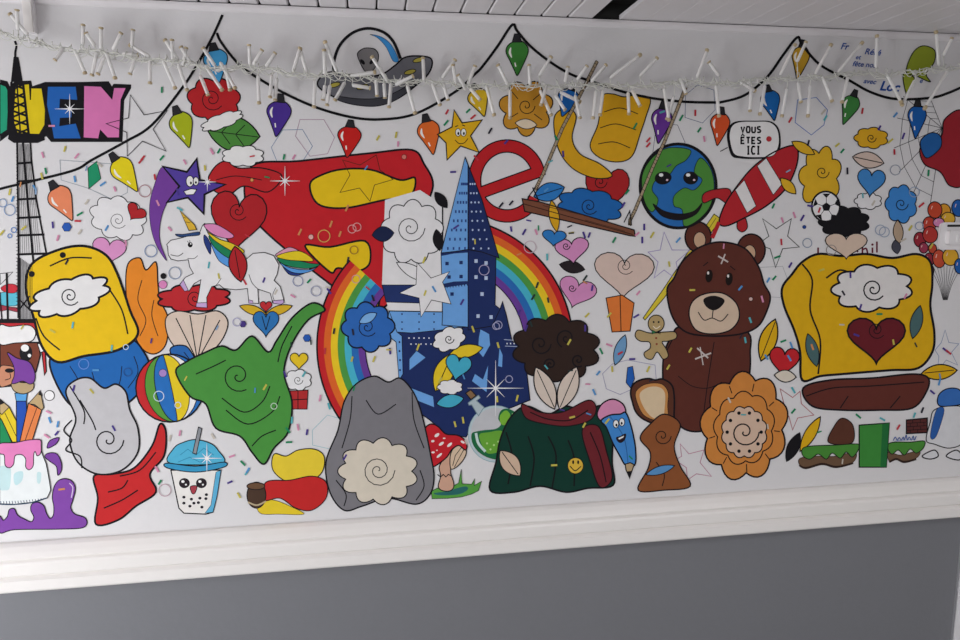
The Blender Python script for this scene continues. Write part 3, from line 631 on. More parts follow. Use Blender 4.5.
# ---- big yellow patch on a brown band
shape('painted_panel', '784 306 782 288 792 274 802 262 818 254 842 256 866 254 892 258 916 254 930 262 932 284 930 306 934 332 932 352 918 368 892 370 866 372 842 374 820 376 802 380 800 352 794 330', 'dfae18', 4, 2.4, ['802 264 812 280 810 310 820 340 818 374', '826 278 840 270 856 276'], 'large yellow painted panel with a cloud and a heart on it', 1.8)
shape('painted_cloud', cloud(872, 288, 76, 44, 9, -.05), 'e4e0de', 5, 2.0, [curl(873, 289, 12, .6, 1.9)], 'white painted cloud on the large yellow panel', 1.4)
shape('painted_heart', heart(876, 337, 58, 46), '6a2028', 6, 1.8, [curl(876, 330, 9, .6, 1.9)], 'maroon painted heart on the large yellow panel')
for q in ((812, 350, 34, 12, 1.3), (916, 322, 34, 12, 1.8)): shape('painted_leaf', leaf(*q), '4c6a6c', 7, .9)
shape('painted_ribbon', '803 388 830 380 872 378 912 374 928 378 926 392 912 408 880 410 842 410 812 406', '633028', 4, 1.8, ['806 396 832 388 870 386 924 382', '840 408 848 396', '890 408 900 396'], 'brown painted ribbon under the yellow panel', 1.2)
shape('painted_leaf', leaf(768, 340, 44, 17, 1.9), 'dfae18', 3, 1.4, [[(775, 322), (761, 358)]]); shape('painted_leaf', leaf(939, 372, 36, 15, -.1), 'dfae18', 3, 1.3, [[(924, 373), (954, 370)]])
shape('painted_leaf', leaf(810, 434, 40, 11, 2.1), 'dfae18', 3, 1.1); shape('painted_leaf', leaf(793, 447, 32, 12, 2.0), '19171b', 4, .6)
shape('painted_heart', heart(784, 360, 30, 30, .1), 'c2262e', 5, 1.3, label='small red painted heart'); shape('painted_leaf', leaf(785, 376, 22, 12, .1), 'ddd2c2', 6, 1.1)
# ---- orange ring patch, green block and turf strips
a = art('painted_flower', 5, label='large orange painted flower with a beige heart')
a.sub('petals').fill(cloud(744, 426, 82, 102, 9, .1, .08), 'cf8640', False, 1.6); a.line(cloud(744, 428, 58, 70, 9, .1, .06), 1.2, closed=True)
for k in range(9):
    t = .1+k*6.283/9; a.line([(744+30*math.cos(t), 427+37*math.sin(t)), (744+36*math.cos(t), 427+45*math.sin(t))], 1.0)
a.sub('flower_centre', 'beige centre'); a.fill(cloud(744, 432, 44, 50, 12, 0, .05), 'd6b8a2', False, 1.2); a.line(curl(744, 432, 15), 1.4)
for k in range(10): a.ell(744+17*math.cos(k*.628), 432+20*math.sin(k*.628), 1.8, 1.8, BK, n=10)
a.done()
patch([('5c3629', '828 442 834 426 842 418 852 424 854 438 848 444')], 5, 'brown painted patch', ol=.9)
a = art('painted_block', 5, label='plain green upright block'); a.fill('859 425 889 423 886 467 859 467', '3f8c3c', False, 1.2); a.fill('882 424 889 423 886 467 880 467', '24703a', False, 0); a.done()
for t, u in (('802 449 810 446 835 445 858 444 858 450 852 457 846 452 840 458 832 453 826 459 818 454 810 459 803 456', '800 458 815 456 835 456 855 452 853 462 836 466 822 463 806 467 799 464'),
             ('888 444 895 442 910 442 924 441 923 448 916 453 910 449 904 455 898 450 892 454 888 450', '888 452 900 455 912 452 920 452 916 458 904 461 896 458 889 461')):
    a = art('painted_turf', 4, label='strip of green grass on brown earth'); a.fill(u, '6e5440', True, .5)
    v = a.P(u); a.line([(x, y+1) for x, y in v[len(v)//2:]], 2.0, '33241e', sm=True)
    a.sub('grass').fill(t, '4a8c38', True, .9); a.done()
a = art('painted_bricks', 3, C4, 4, 'dark red brick panel'); a.fill('745 400 828 392 828 450 745 454', '5a2c2a', False, 1.3)
for y in (412, 426, 440): a.line([(747, y+1), (826, y-4)], .6)
for x, y in ((770, 400), (800, 398), (760, 414), (788, 412), (815, 410), (772, 428), (802, 426), (760, 441), (790, 439)): a.line([(x, y), (x, y+13)], .6)
a.done()
a = art('painted_signature', 4, label='small blue painted signature')
a.line('893 440.5 895 437 897 440 899 437.5 901 440 903 437 904 440 906 435 907 440 909 437 911 440 913 436 914 440 916 436', .9, '4a62a0', sm=True); a.line('894 441 916 439', .5, '6a7cb0'); a.done()
patch([('3a70bc', '938 396 946 389 958 389 964 398 962 404 940 406')], 3, 'blue painted patch', ol=1.1)
patch([('dcdcdf', '934 410 950 406 964 410 964 440 950 448 934 444 926 440 930 422')], 3, 'pale grey painted patch', ol=1.0); patch([('2f5fa8', '936 410 944 410 936 436 930 436')], 4, ol=.4); patch([('dcdcdf', '922 456 934 450 938 456 930 459'), ('dcdcdf', '946 456 956 450 962 456 958 460')], 3, ol=1.2)
# ---- teddy bear
BR = '5d2f26'
a = art('painted_teddy_bear', 3, label='big brown teddy bear with stitched patches')
a.sub('body').fill('684 326 672 336 664 354 663 382 668 408 678 424 690 431 706 430 724 420 738 404 748 382 750 354 744 330', BR, True, 1.8)
a.line('714 342 708 380 702 425', .9, sm=True); a.line('678 376 692 386 708 388 722 382', .8, sm=True); a.line('672 340 664 356', 1.2)
a.line('697 348 708 358', 1.6, 'c9c0bc'); a.line('695 359 711 353', 1.6, 'c9c0bc'); a.line('700 347 703 365', 1.1, 'c9c0bc')
for cx_, cy_, r_ in ((698, 237, 13), (751, 250, 14)):
    a.sub('ear').ell(cx_, cy_, r_, r_+2, BR, 0, 1.6); a.ell(cx_+(1.5 if cx_ < 700 else -1.5), cy_+3, 6, 8, 'c9a688', 0, .8)
a.sub('head').fill('667 290 674 278 682 262 698 248 720 242 744 248 758 266 764 284 770 296 767 310 758 326 740 334 712 336 686 332 672 316', BR, True, 1.8)
a.ell(709, 276, 3.6, 6.5, '1c1412', 8); a.ell(729, 279, 3.6, 6.5, '1c1412', 8); a.ell(708, 273, 1.1, 1.6, 'e8e0dc'); a.ell(728, 276, 1.1, 1.6, 'e8e0dc')
a.line('703 266 708 262', 1.0); a.line('730 266 735 270', 1.0); a.line('718 256 728 262', 1.6, 'c9c0bc'); a.line('725 254 721 264', 1.4, 'c9c0bc')
a.sub('muzzle', 'cream muzzle with black nose').fill('689 316 692 302 704 294 722 293 736 303 739 318 730 330 712 334 696 330', 'd3bba4', True, 1.4)
a.fill('704 299 714 296 724 300 720 307 713 310 706 306', '1b1718', True, .7); a.line('713 310 712 318', 1.0); a.line('698 312 704 320 712 318 721 321 728 314', 1.0, sm=True)
a.done()
# ---- gingerbread figure
a = art('painted_gingerbread', 5, label='iced gingerbread biscuit')
a.fill('650 333 638 330 635 336 640 341 649 342 650 348 644 353 646 358 652 359 657 352 663 359 668 356 666 349 662 342 668 341 676 338 675 332 664 332', 'b49b6c', True, 1.0)
a.ell(656, 323.5, 8, 8.5, 'b49b6c', 0, 1.0); a.ell(653.5, 322, 1, 1, BK); a.ell(658.5, 322, 1, 1, BK); a.line('653 326 656 328.5 660 326', .8, 'e8e0d0', sm=True)
a.fill('652 330 656 332 660 330 660 334 656 332 652 334', '2f7a4c', False, .5); a.ell(656, 338, 1.1, 1.1, '8c4030'); a.ell(656.5, 344, 1.1, 1.1, '8c4030'); a.done()
# ---- hearts, kites and leaves round the swing and castle
shape('painted_heart', heart(624, 272, 60, 46, .05), 'd9c0b4', 2, 1.0, [curl(625, 266, 9, .6, 1.9)], 'beige painted heart left of the teddy bear', .7)
shape('painted_kite', [(606, 298), (622, 295), (634, 303), (630, 331), (612, 332)], 'df7a38', 2, 1.0, [[(620, 296), (621, 332)]], 'orange painted kite'); shape('painted_leaf', leaf(620, 350, 32, 11, 1.9), '6f9cc4', 2, .9)
a = art('painted_kite', 3, C3, 4, 'blue kite shape'); a.fill('590 190 610 185 618 235 602 272 584 250', '2860b4', False, .7); a.done()
shape('painted_heart', heart(572, 249, 34, 26, -.1), 'd78fc0', 3, 1.0, [curl(566, 246, 4)], 'pink painted heart'); shape('painted_leaf', leaf(572, 267, 26, 12, .2), '2a2226', 2, .8); shape('painted_heart', heart(577, 291, 38, 30, .3), 'd78fc0', 3, .9, [curl(572, 288, 4)], 'pink painted heart by the rainbow')
shape('painted_leaf', leaf(444, 372, 42, 19, 2.0), 'e6c62a', 6, 1.0, [[(452, 354), (436, 390)]]); shape('painted_leaf', leaf(466, 351, 34, 13, -.2), 'e6c62a', 6, 1.0)
shape('painted_cloud', cloud(449, 339, 32, 22, 7, -.4), 'eceaea', 6, 1.0, [curl(449, 339, 5)], 'small white painted cloud on the castle'); shape('painted_heart', heart(458, 366, 26, 26, .2), '46acc8', 7, 1.0, label='turquoise painted heart on the castle'); shape('painted_cloud', cloud(450, 387, 24, 14, 7), 'eceaea', 6, .8); shape('painted_leaf', leaf(450, 401, 28, 13, -.2), '46acc8', 6, .9)
# ---- toadstool
Q = (420, 390)
a = art('painted_grass', 5, Q, 5.82, 'tuft of green grass'); a.fill('65 590 100 570 150 580 190 560 225 540 240 460 245 545 300 548 318 515 315 555 358 530 340 585 300 605 240 622 160 630 70 632', '58a044', False, .6)
a.fill('80 600 150 590 200 575 260 560 280 575 230 605 120 612', '2c6a68', True, 0); a.done()
a = art('painted_toadstool', 6, Q, 5.82, 'red toadstool with white spots')
a.sub('stem', 'cream mushroom stem').fill('150 385 180 365 182 430 178 480 196 540 190 575 160 588 120 580 106 555 120 500 112 445', 'cfa38c', True, 1.0); a.line('100 490 120 505 135 490 150 505 165 490 182 500', .9)
a.fill('175 390 190 345 225 322 262 330 268 370 245 415 205 452 178 455', 'd9bfa4', True, 1.0); a.line('190 440 205 380 240 335', .7); a.line('200 448 225 400 255 345', .7)
a.sub('cap', 'white-spotted red cap').fill('8 300 20 240 45 205 75 198 108 215 150 255 215 262 255 285 273 325 262 348 225 322 185 345 160 385 120 420 75 445 60 410 30 360', 'c4232e', True, 1.3)
for x, y, rx_, ry_, t in ((98, 262, 16, 9, -35), (74, 297, 10, 7, -10), (124, 312, 17, 8, -35), (172, 318, 18, 8, -40), (30, 325, 12, 8, 60), (112, 380, 20, 7, -40), (76, 362, 10, 6, 0), (140, 280, 8, 4, 0), (248, 302, 13, 7, 30), (98, 350, 5, 4, 0)): a.ell(x, y, rx_, ry_, 'ece4e2', t, n=14)
a.done()
# ---- flask
a = art('painted_flask', 4, Q, 5.82, 'round glass flask of green potion')
a.ell(440, 255, 160, 165, 'b9ccd2', 0, .6, '8aa8b0'); a.ell(440, 255, 146, 152, 'c3c4c8', 0, 0)
a.fill('300 255 330 240 380 232 440 225 470 200 455 165 470 120 510 108 560 135 586 190 588 260 575 330 530 385 470 405 400 395 340 360 305 310', '1f6a42', True, 0)
a.fill('345 260 400 245 475 238 490 290 470 350 400 370 365 330', '6aa83a', True, 0); a.fill('465 150 500 118 525 150 500 200 470 195', '7ab43a', True, 0); a.line('325 250 340 310 380 358', 2.6, 'c8dcd8', sm=True)
for x, y in ((430, 320), (455, 300), (410, 345), (540, 140), (550, 165), (515, 200), (390, 310)): a.ell(x, y, 6, 6, 'b8dc90', n=10)
a.sub('neck', 'grey glass neck').fill('280 75 340 30 350 45 328 62 372 100 340 150 300 85 285 88', 'b4c2c8', False, .8, '7a929c')
a.sub('cork', 'brown cork').fill('265 18 295 -2 326 32 296 55', '8c6c4c', False, 1.0); a.done()
# ---- grey hill with a cream cloud
shape('painted_hill', '338 430 344 402 356 384 374 376 388 382 400 378 412 390 420 408 426 432 430 452 434 476 430 494 416 504 388 498 362 506 344 510 330 492 326 462', '7d7b80', 7, 1.5, ['352 396 350 420 342 448', '412 392 414 420 424 448', '366 400 378 414 396 404', '336 480 346 494 344 506', '420 470 424 486 416 500'], 'large grey painted hill with a cream cloud on it', 1.1)
shape('painted_cloud', cloud(378, 471, 74, 62, 11), 'd9cfbe', 8, 1.1, [curl(378, 470, 17, 0, 2.2)], 'cream painted cloud on the grey hill', .9)
# ---- green hill, brown cloud and beige leaf at the centre
shape('painted_hill', '490 490 496 462 500 440 510 418 526 406 548 414 566 406 584 412 602 406 612 428 612 462 613 485 588 488 566 492 540 486 514 492', '10392f', 5, 1.8, ['508 484 512 456 506 432', '530 486 534 458 528 436', '552 488 556 456 548 436', '574 486 574 458 568 440'], 'wide dark green painted hill', 1.6)
shape('painted_ribbon', '522 404 540 412 562 412 588 400 596 408 590 420 568 426 546 424 526 418', '6e252c', 7, 1.2, ['530 412 548 419 570 420 588 410'], 'maroon painted ribbon', 1.2)
shape('painted_ribbon', '582 430 598 426 606 450 612 478 600 487 590 462', '6e252c', 7, 1.2, ['590 432 600 456 606 482'], 'maroon painted ribbon hanging down', 1.2)
shape('painted_cloud', cloud(556, 348, 82, 62, 10, .05), '33241f', 7, 1.4, [curl(540, 344, 11), curl(566, 338, 10, 2), curl(578, 360, 7, 1), curl(550, 364, 6, 3)], 'dark brown painted cloud', 1.4)
shape('painted_leaf', leaf(545, 388, 46, 19, 1.15), 'd9c9bc', 8, 1.2, [[(537, 370), (554, 407)]], 'pale beige painted leaf, left one under the brown cloud')
shape('painted_leaf', leaf(568, 388, 46, 19, 1.95), 'd9c9bc', 8, 1.2, [[(576, 370), (560, 407)]], 'pale beige painted leaf, right one under the brown cloud')
shape('painted_leaf', leaf(510, 463, 32, 18, .9), 'd3b79f', 7, 1.0, [[(502, 452), (518, 474)]])
a = art('painted_smiley', 7, label='small yellow smiley'); a.ell(575.3, 465.5, 7.8, 8, 'dfb844', 0, .7); a.ell(573, 462, 1, 2, BK); a.ell(578, 462, 1, 2, BK); a.line('570 466 575 470.5 581 466', 1.0, sm=True); a.done()
# ---- pencil with a face
a = art('painted_crayon', 5, C3, 4, 'blue pencil with a face and pink rubber')
a.sub('rubber', 'pink rubber').fill('468 375 488 335 530 316 570 335 582 368 560 378 520 380 484 402', 'd88fb4', True, 1.4)
a.main().sub('pencil_body').fill('484 402 520 380 560 376 584 372 608 440 622 520 618 580 582 580 560 545 530 490 505 430', '4389d0', True, 1.5)
a.line('520 385 575 470 592 575', .8, '2a5f9c', sm=True); a.ell(543, 415, 11, 16, 'efefef', 0, .8); a.ell(567, 408, 11, 16, 'efefef', 0, .8); a.ell(545, 420, 4, 6, BK); a.ell(566, 413, 4, 6, BK)
a.fill('545 470 560 465 582 455 578 478 562 490 550 484', '2a1a24', True, .6); a.fill('552 472 576 462 572 470 556 478', 'efefef', False, 0)
a.sub('point', 'bare wooden point').fill('580 576 600 570 616 578 606 606 598 632 584 600', 'b8a07c', False, 1.1); a.fill('588 606 606 604 598 636', BK, False, .5); a.done()
# ---- slice of bread and brown patch
a = art('painted_bread', 3, C3, 4, 'slice of bread with dark crust')
a.fill('602 290 612 258 640 240 675 234 700 240 730 236 765 258 776 300 776 370 770 412 720 420 660 400 625 370 610 330', '5c3426', True, 1.8); a.fill('622 290 650 262 690 252 730 258 752 290 750 340 748 395 700 400 655 380 630 335', 'c98c50', True, .6); a.fill('638 298 665 272 700 266 728 275 740 300 738 350 730 390 690 390 655 350', 'dcc4a2', True, 0); a.done()
shape('painted_swirl', '640 438 650 424 664 414 680 424 674 446 680 466 690 486 664 490 638 490 648 468 650 452', '8e5430', 5, 1.3, [curl(662, 436, 9), '656 462 664 474 662 486'], 'brown painted swirl below the slice of bread', 1.0)
shape('painted_leaf', leaf(660, 470, 30, 8, -.3), '5b93c6', 6, .9)
# ---- blue handwriting at the upper right
a = art('painted_handwriting', 1, label='blue handwritten lines of dedication')
IN = '2b4f9c'
a.text('Fr', 840, 49, 6.5, IN, 5, .3, .02); a.text('Réré', 864, 54, 6, IN, 5, .3, .02); a.text('et', 855, 59, 4.6, IN, 5, .3, .02)
a.text('fête nos', 852, 66, 5.2, IN, 4, .3, .02); a.text('avec', 863, 83, 5, IN, 6, .35, .02); a.text('Loc', 879, 90, 9.5, IN, 5, .3, .03); a.text('e', 919, 83, 5, IN, 0, .3, .02); a.done()
# ---- thin outlines
def outl(name, t, o=(0, 0), z=1, c='3a383d', w_=.7, layer=6): a = art(name, layer, o, z); a.line(t, w_, c, closed=True); a.done()
outl('star_outline', '522 380 577 460 670 443 613 517 665 605 570 565 510 625 508 530 425 495 515 472', A1, 4, '26242a', .8)
outl('hexagon_outline', '240 0 245 80 350 112 455 160 510 130 508 20', B1, 4, '8c98a4', .5, 1)
outl('star_outline', '664 232 672 250 690 250 676 262 680 282 664 270 654 278 658 262 648 252 660 250', (0, 0), 1, 'a89cc8', .8, 1)
outl('star_outline', '800 495 835 535 895 520 880 570 925 625 865 615 830 640 825 590 780 560 806 545', C3, 4, 'c08098', .7, 1)
outl('star_outline', '170 235 225 275 285 235 270 305 317 348 250 355 222 430 200 355 150 338 195 305', B4, 4, '3c4440', .8, 1)
outl('star_outline', '240 275 290 310 320 285 325 335 375 380 310 392 290 440 275 385 235 400 258 345', C4, 4, 'b05058', .7, 1)
outl('star_outline', '410 0 440 60 400 130 478 112 520 165 538 100 612 78 560 40 545 -20 480 20', B2, 4, '3a2418', .7, 2)
outl('hexagon_outline', '490 215 530 175 590 160 700 180 705 240 600 280 560 298 505 275', C3, 4, '9c98b8', .6, 1)
outl('hexagon_outline', '240 478 335 478 378 550 350 615 280 625 222 545', A2, 4, 'b89cae', .7, 1)
outl('hexagon_outline', '170 520 250 518 290 585 240 660 150 650 125 590', A2, 4, '7c94b4', .6, 1)
outl('hexagon_outline', '870 340 935 360 940 440 890 492 820 470 822 380', A3, 4, '5c6c94', .5, 1)
outl('hexagon_outline', '700 540 730 495 790 500 820 570 780 640 690 620', A3, 4, '5a5a70', .5, 1)
outl('hexagon_outline', '310 400 385 390 430 440 415 500 365 540 300 490', A4, 4, '5a7cc0', .7, 1)
outl('hexagon_outline', '290 440 350 380 420 400 440 460 380 520 290 500', C2, 4, '9cc4cc', .6, 1)
outl('hexagon_outline', '150 430 250 425 275 490 240 550 165 545 140 490', B4, 4, 'b4b4b8', .6, 1)
outl('star_outline', '860 120 885 90 900 40 915 90 955 95 925 130 950 180 905 160 870 200 875 145', C4, 4, '8494b8', .6, 1)
outl('star_outline', '0 115 22 112 52 108 20 140 2 158', (0, 245), 4, '4c4a50', .7, 1)
for x, y, r_, c in ((145, 191, 6, 'b07c84'), (10, 210, 5.5, '7c98c0'), (3, 203, 4, '7c98c0'), (151, 251, 6, '7088b0'), (175, 273, 6, '8494b0'), (298, 281, 5, '8890b4'), (316, 291, 5, '9498b4'), (324, 236, 6, 'd8b060'), (352, 229, 4, 'e0a0a0'), (357, 227, 4, 'e0a0a0'), (354, 250, 4, 'a07030'), (356, 279, 4, 'd8a0a0'), (484, 270, 5, 'b0a8c8'), (530, 247, 6, 'c8b0bc'),
                    (895, 170, 5, '98a0b0'), (914, 192, 5, '98a8c0'), (919, 226, 4, '90a0bc'), (880, 230, 5, '98a8c0'), (884, 232, 5, '98a8c0'), (807, 243, 4.5, '8898b0'), (831, 250, 5, '98908c'), (165, 490, 6, 'c0a0ac'), (237, 322, 4, 'a8a4c8'), (274, 406, 3, 'c8dcc8'), (159, 396, 5, 'd0dcec'), (178, 405, 3, 'd0dcec'), (84, 364, 5, '6890d8'), (128, 372, 4, '2c5490'), (126, 347, 2.5, 'c8d8ec'), (14, 230, 2.6, '5c88c8'), (10, 236, 2, '5c88c8'), (498, 325, 4, 'a8a8c8'), (509, 379, 3.4, 'a8a8c8'), (496, 326, 3.4, 'a8a8c8')):
    a = art('circle_outline', 7); a.ell(x, y, r_, r_, c, 0, .8, c, n=20, only=True); a.done()
for x, y, r_, c, n in ((67, 227, 4.8, '2c5cb4', 6), (243, 324, 3.4, '4a3a84', 6), (307, 338, 4, '2c5cb4', 6), (163.5, 276, 2.8, '1a181c', 16), (163, 284.5, 4.2, 'dc88bc', 16), (804, 227, 1.8, '2c4c9c', 12), (63, 255, 2.8, '1a181c', 12), (32, 274, 2.8, '1a181c', 12), (311, 237, 2.6, 'eab0a8', 14), (404, 157, 2.4, 'd87c70', 14), (252, 180, 1.8, 'dc9a58', 12), (653, 372, .01, '111111', 4), (750.5, 299, 2, 'd8b8b0', 12), (163, 373, 4, 'a888c8', 12)):
    if r_ < .1: continue
    a = art('painted_dot', 7); a.ell(x, y, r_, r_, c, 0, .4, n=n); a.done()
a = art('painted_lozenge', 2, B1, 4, 'green lozenge'); a.fill('352 32 388 5 404 75 355 116', '229468', False, .6); a.done()
for x, y, r_ in ((70, 109, 15), (285, 181, 15), (207.5, 182, 9), (495.5, 388, 28), (207, 458, 15)):
    a = art('painted_sparkle', 9)
    for k in range(4):
        t = math.radians(k*45); q_ = r_*(1 if k % 2 == 0 else .45)
        a.line([(x-q_*math.cos(t), y-q_*math.sin(t)), (x, y), (x+q_*math.cos(t), y+q_*math.sin(t))], 1.0, 'efeef0', taper=lambda t: .25+1.1*(1-abs(2*t-1)))
    a.done()
# ---- confetti dashes
CON = '''46 171 80 g|42 176 75 y|35 188 60 b|36 191 90 l|75 179 80 b|103 184 -35 b|115 189 70 p|87 202 -55 w|80 214 -30 g|78 221 2 r|53 225 85 v|80 232 -55 w|58 238 -75 p|67 262 -60 k|107 228 -60 b|158 203 65 p|170 229 50 p|205 168 85 y|155 177 80 r|178 192 75 v|141 161 -50 r|185 162 60 p|209 265 -80 c|219 276 80 y|245 282 60 r|264 280 -70 v|309 281 -50 g|329 291 55 v|276 292 -60 w|293 296 30 p|347 208 -65 o|331 224 -70 o|340 234 -70 o|300 232 -65 o|348 260 -80 k|373 298 70 k|425 293 -70 y|434 289 60 b|462 302 -60 v|424 260 -70 y|456 227 -35 v|453 172 -2 v|212 152 60 p|219 151 -60 g|284 157 -80 g|294 157 -60 p|378 138 -60 y|396 135 -80 y|398 144 -88 p|52 126 0 p|162 90 -88 g|65 149 -75 y|77 156 -50 p|43 155 70 p|143 158 -50 r|162 158 -50 g|212 151 60 p|447 112 -60 r|446 123 -50 g|468 111 -45 g|473 117 -40 r|490 131 -60 k|511 229 80 v|524 232 -60 v|536 232 70 p|563 154 85 v|546 190 -40 b|548 300 80 n|589 235 -70 v|584 235 70 v|571 233 -10 y|614 240 -60 g|585 278 -55 n|547 257 88 c|592 288 -80 v|587 315 -45 y|609 315 -50 y|636 316 -30 v|638 293 -50 p|644 227 90 v|642 240 90 v|678 240 -50 b|637 234 -40 p|652 235 -60 y|669 264 80 y|627 192 -50 g|623 205 -60 v|635 126 -60 g|648 145 -50 r|681 118 -60 g|695 113 90 r|699 130 -55 g|704 139 80 p|662 112 -20 c|773 206 -65 g|782 220 70 p|794 215 70 p|802 218 -60 v|819 210 -70 r|842 151 -50 g|847 171 88 k|810 206 10 v|862 111 -80 r|873 203 -60 w|790 120 -60 r|823 112 -50 w|825 118 -60 c|808 143 -75 k|837 145 -40 y|890 141 -40 y|879 128 -60 v|895 115 -50 b|903 136 -70 v|894 152 88 r|928 173 -85 g|921 205 -40 r|781 242 85 r|777 257 -20 g|774 278 -50 g|790 265 -60 v|768 280 -60 b|762 299 75 p|750 320 70 c|783 341 -20 g|791 345 70 b|789 358 60 b|793 390 60 c|793 411 -50 g|812 347 70 o|858 416 40 g|882 419 30 c|898 427 -60 r|922 410 -70 k|914 415 -70 c|932 392 40 v|939 382 -75 b|945 350 40 v|903 240 -30 w|910 228 -60 y|931 246 -60 y|598 373 -50 b|612 369 85 y|601 351 65 g|609 345 20 p|632 359 0 v|648 369 -65 y|594 392 65 b|585 328 90 v|569 342 -60 y|526 328 -70 v|531 324 70 n|517 398 -75 y|498 345 75 y|497 399 85 y|473 329 70 y|463 420 80 y|455 424 75 y|418 347 -70 y|390 351 85 v|374 359 -70 y|352 359 -75 y|325 351 -85 r|334 331 -80 k|353 332 80 k|304 374 -60 c|285 374 70 v|265 387 -60 y|298 427 80 p|307 432 -80 v|289 442 -2 g|243 463 45 g|247 472 -55 c|248 470 -60 b|320 398 -80 p|329 406 75 c|345 457 -60 v|292 420 -85 c|288 430 50 g|232 456 -20 p|213 436 60 w|180 433 -80 p|170 438 -75 w|157 469 60 p|49 412 25 p|50 420 70 b|58 424 -80 b|47 436 35 p|57 433 -50 v|62 489 -8 o|114 428 60 v|74 388 -75 v|92 391 50 y|53 331 30 y|73 325 -80 c|112 348 -85 c|96 370 0 b|160 482 -60 g|230 482 -25 v|239 495 60 y|440 380 -60 y|519 312 -60 v|533 297 -60 n|537 285 -70 n|584 425 -60 y|554 465 -2 y|572 417 -15 y|690 350 -60 y|668 367 -60 y|729 400 65 w|692 290 -2 y|740 288 -50 b|843 293 60 k|879 314 0 g|856 335 20 v|821 270 -20 y|860 307 -70 v|905 296 -60 p|948 352 40 r|893 342 80 y|850 275 88 v|766 357 60 b|745 340 80 c|620 353 -30 r|607 421 -50 y|648 140 -50 r|556 138 60 g|476 158 50 r|506 142 -50 v|501 205 -50 k|511 203 -50 k|24 228 -40 y|2 233 -50 y|10 192 -80 y|13 199 -70 b|180 209 30 c|100 165 40 w|126 243 80 p'''
CC = dict(g='1e8a5c', y='c8bc54', b='5494cc', v='4c3a8c', r='c23844', p='d890b0', w='c8c0b4', k='2c2a38', c='58b0b8', o='d08c58', n='2a3a38', l='8ca8c8')
lst = [q.split() for q in CON.split('|')]
rest = art('confetti_scatter', 8)
random.seed(5)
for i, (x, y, t, c) in enumerate(lst):
    x, y, t = float(x), float(y), math.radians(float(t)); h = 3.1+random.uniform(-.4, .4)
    pts = [(x-h*math.cos(t), y-h*math.sin(t)), (x+h*math.cos(t), y+h*math.sin(t))]
    a = art('confetti_dash', 8) if i < 96 else rest
    a.line(pts, 1.9, CC[c]);
    if i < 96: a.done()
for k in range(46):
    x, y = random.uniform(20, 945), random.uniform(150, 470); t = random.uniform(0, 3.14)
    rest.line([(x-2.6*math.cos(t), y-2.6*math.sin(t)), (x+2.6*math.cos(t), y+2.6*math.sin(t))], 1.4, random.choice(list(CC.values())))
o = rest.done(); o['kind'] = 'stuff'


# ------------------------------------------------------------------ light garland, strung just in front of the wall
GY = -0.045
CP = [(-14, 26), (0, 33), (20, 40), (45, 44), (70, 49), (100, 53), (130, 57), (160, 60), (185, 63), (210, 68), (235, 66), (262, 69), (290, 73), (320, 74), (350, 76), (380, 79), (410, 82), (440, 83), (465, 84), (500, 86), (530, 86), (560, 85), (600, 86), (640, 85), (665, 85), (690, 82), (710, 82), (740, 83), (770, 80), (800, 77), (830, 78), (862, 72), (890, 74), (920, 72), (945, 68), (975, 66)]
def cy(x):
    for (xa, ya), (xb, yb) in zip(CP, CP[1:]):
        if xa <= x <= xb: return ya+(yb-ya)*(x-xa)/(xb-xa)
    return 70
g = bpy.data.objects.new('light_garland', None); C.objects.link(g); g.location = (0, 0, 0)
tag(g, 'white garland of clear tube lights strung along the top of the mural', 'string lights')
random.seed(11)
ph = [random.uniform(0, 6) for _ in range(8)]
for k in range(3):
    b = MB(); pts = []; x = -14.0
    while x < 975:
        y = cy(x)+math.sin(x*.21+ph[k]+k*2.1)*1.7+math.sin(x*.077+ph[k+3])*1.5+random.uniform(-.5, .5)
        pts.append(at(x, y, GY+.004*math.sin(x*.23+k*2.1+1.3))); x += 3.2
    b.tube(pts, .0014, M_CABLE, 6); b.build('cable', g, True)
for hx in (30, 215, 400, 575, 757, 925):
    p = at(hx, cy(hx), GY); b = MB()
    b.tube([(p.x, -.0019, p.z+.004), (p.x, -.006, p.z+.004)], .008, M_PLAS, 12); b.tube([(p.x, -.005, p.z+.004), (p.x, GY-.004, p.z-.003), (p.x, GY-.006, p.z+.006)], .0016, M_PLAS, 6)
    b.build('wall_hook', g, True)
b = MB()                                            # short curly leads that make the cable look bushy
x = -10.0
while x < 972:
    p = at(x, cy(x), GY); pts = []
    a0 = random.uniform(0, 6.28); r_ = random.uniform(.008, .017)
    for k in range(7):
        pts.append(p+Vector((.006*k-.018+r_*.5*math.cos(a0+k*.9), .4*r_*math.sin(a0*2+k), r_*math.sin(a0+k*.9))))
    b.tube(pts, .0011, M_CABLE, 5); x += random.uniform(5, 9)
o = b.build('lead_wires', g, True); o['kind'] = 'stuff'
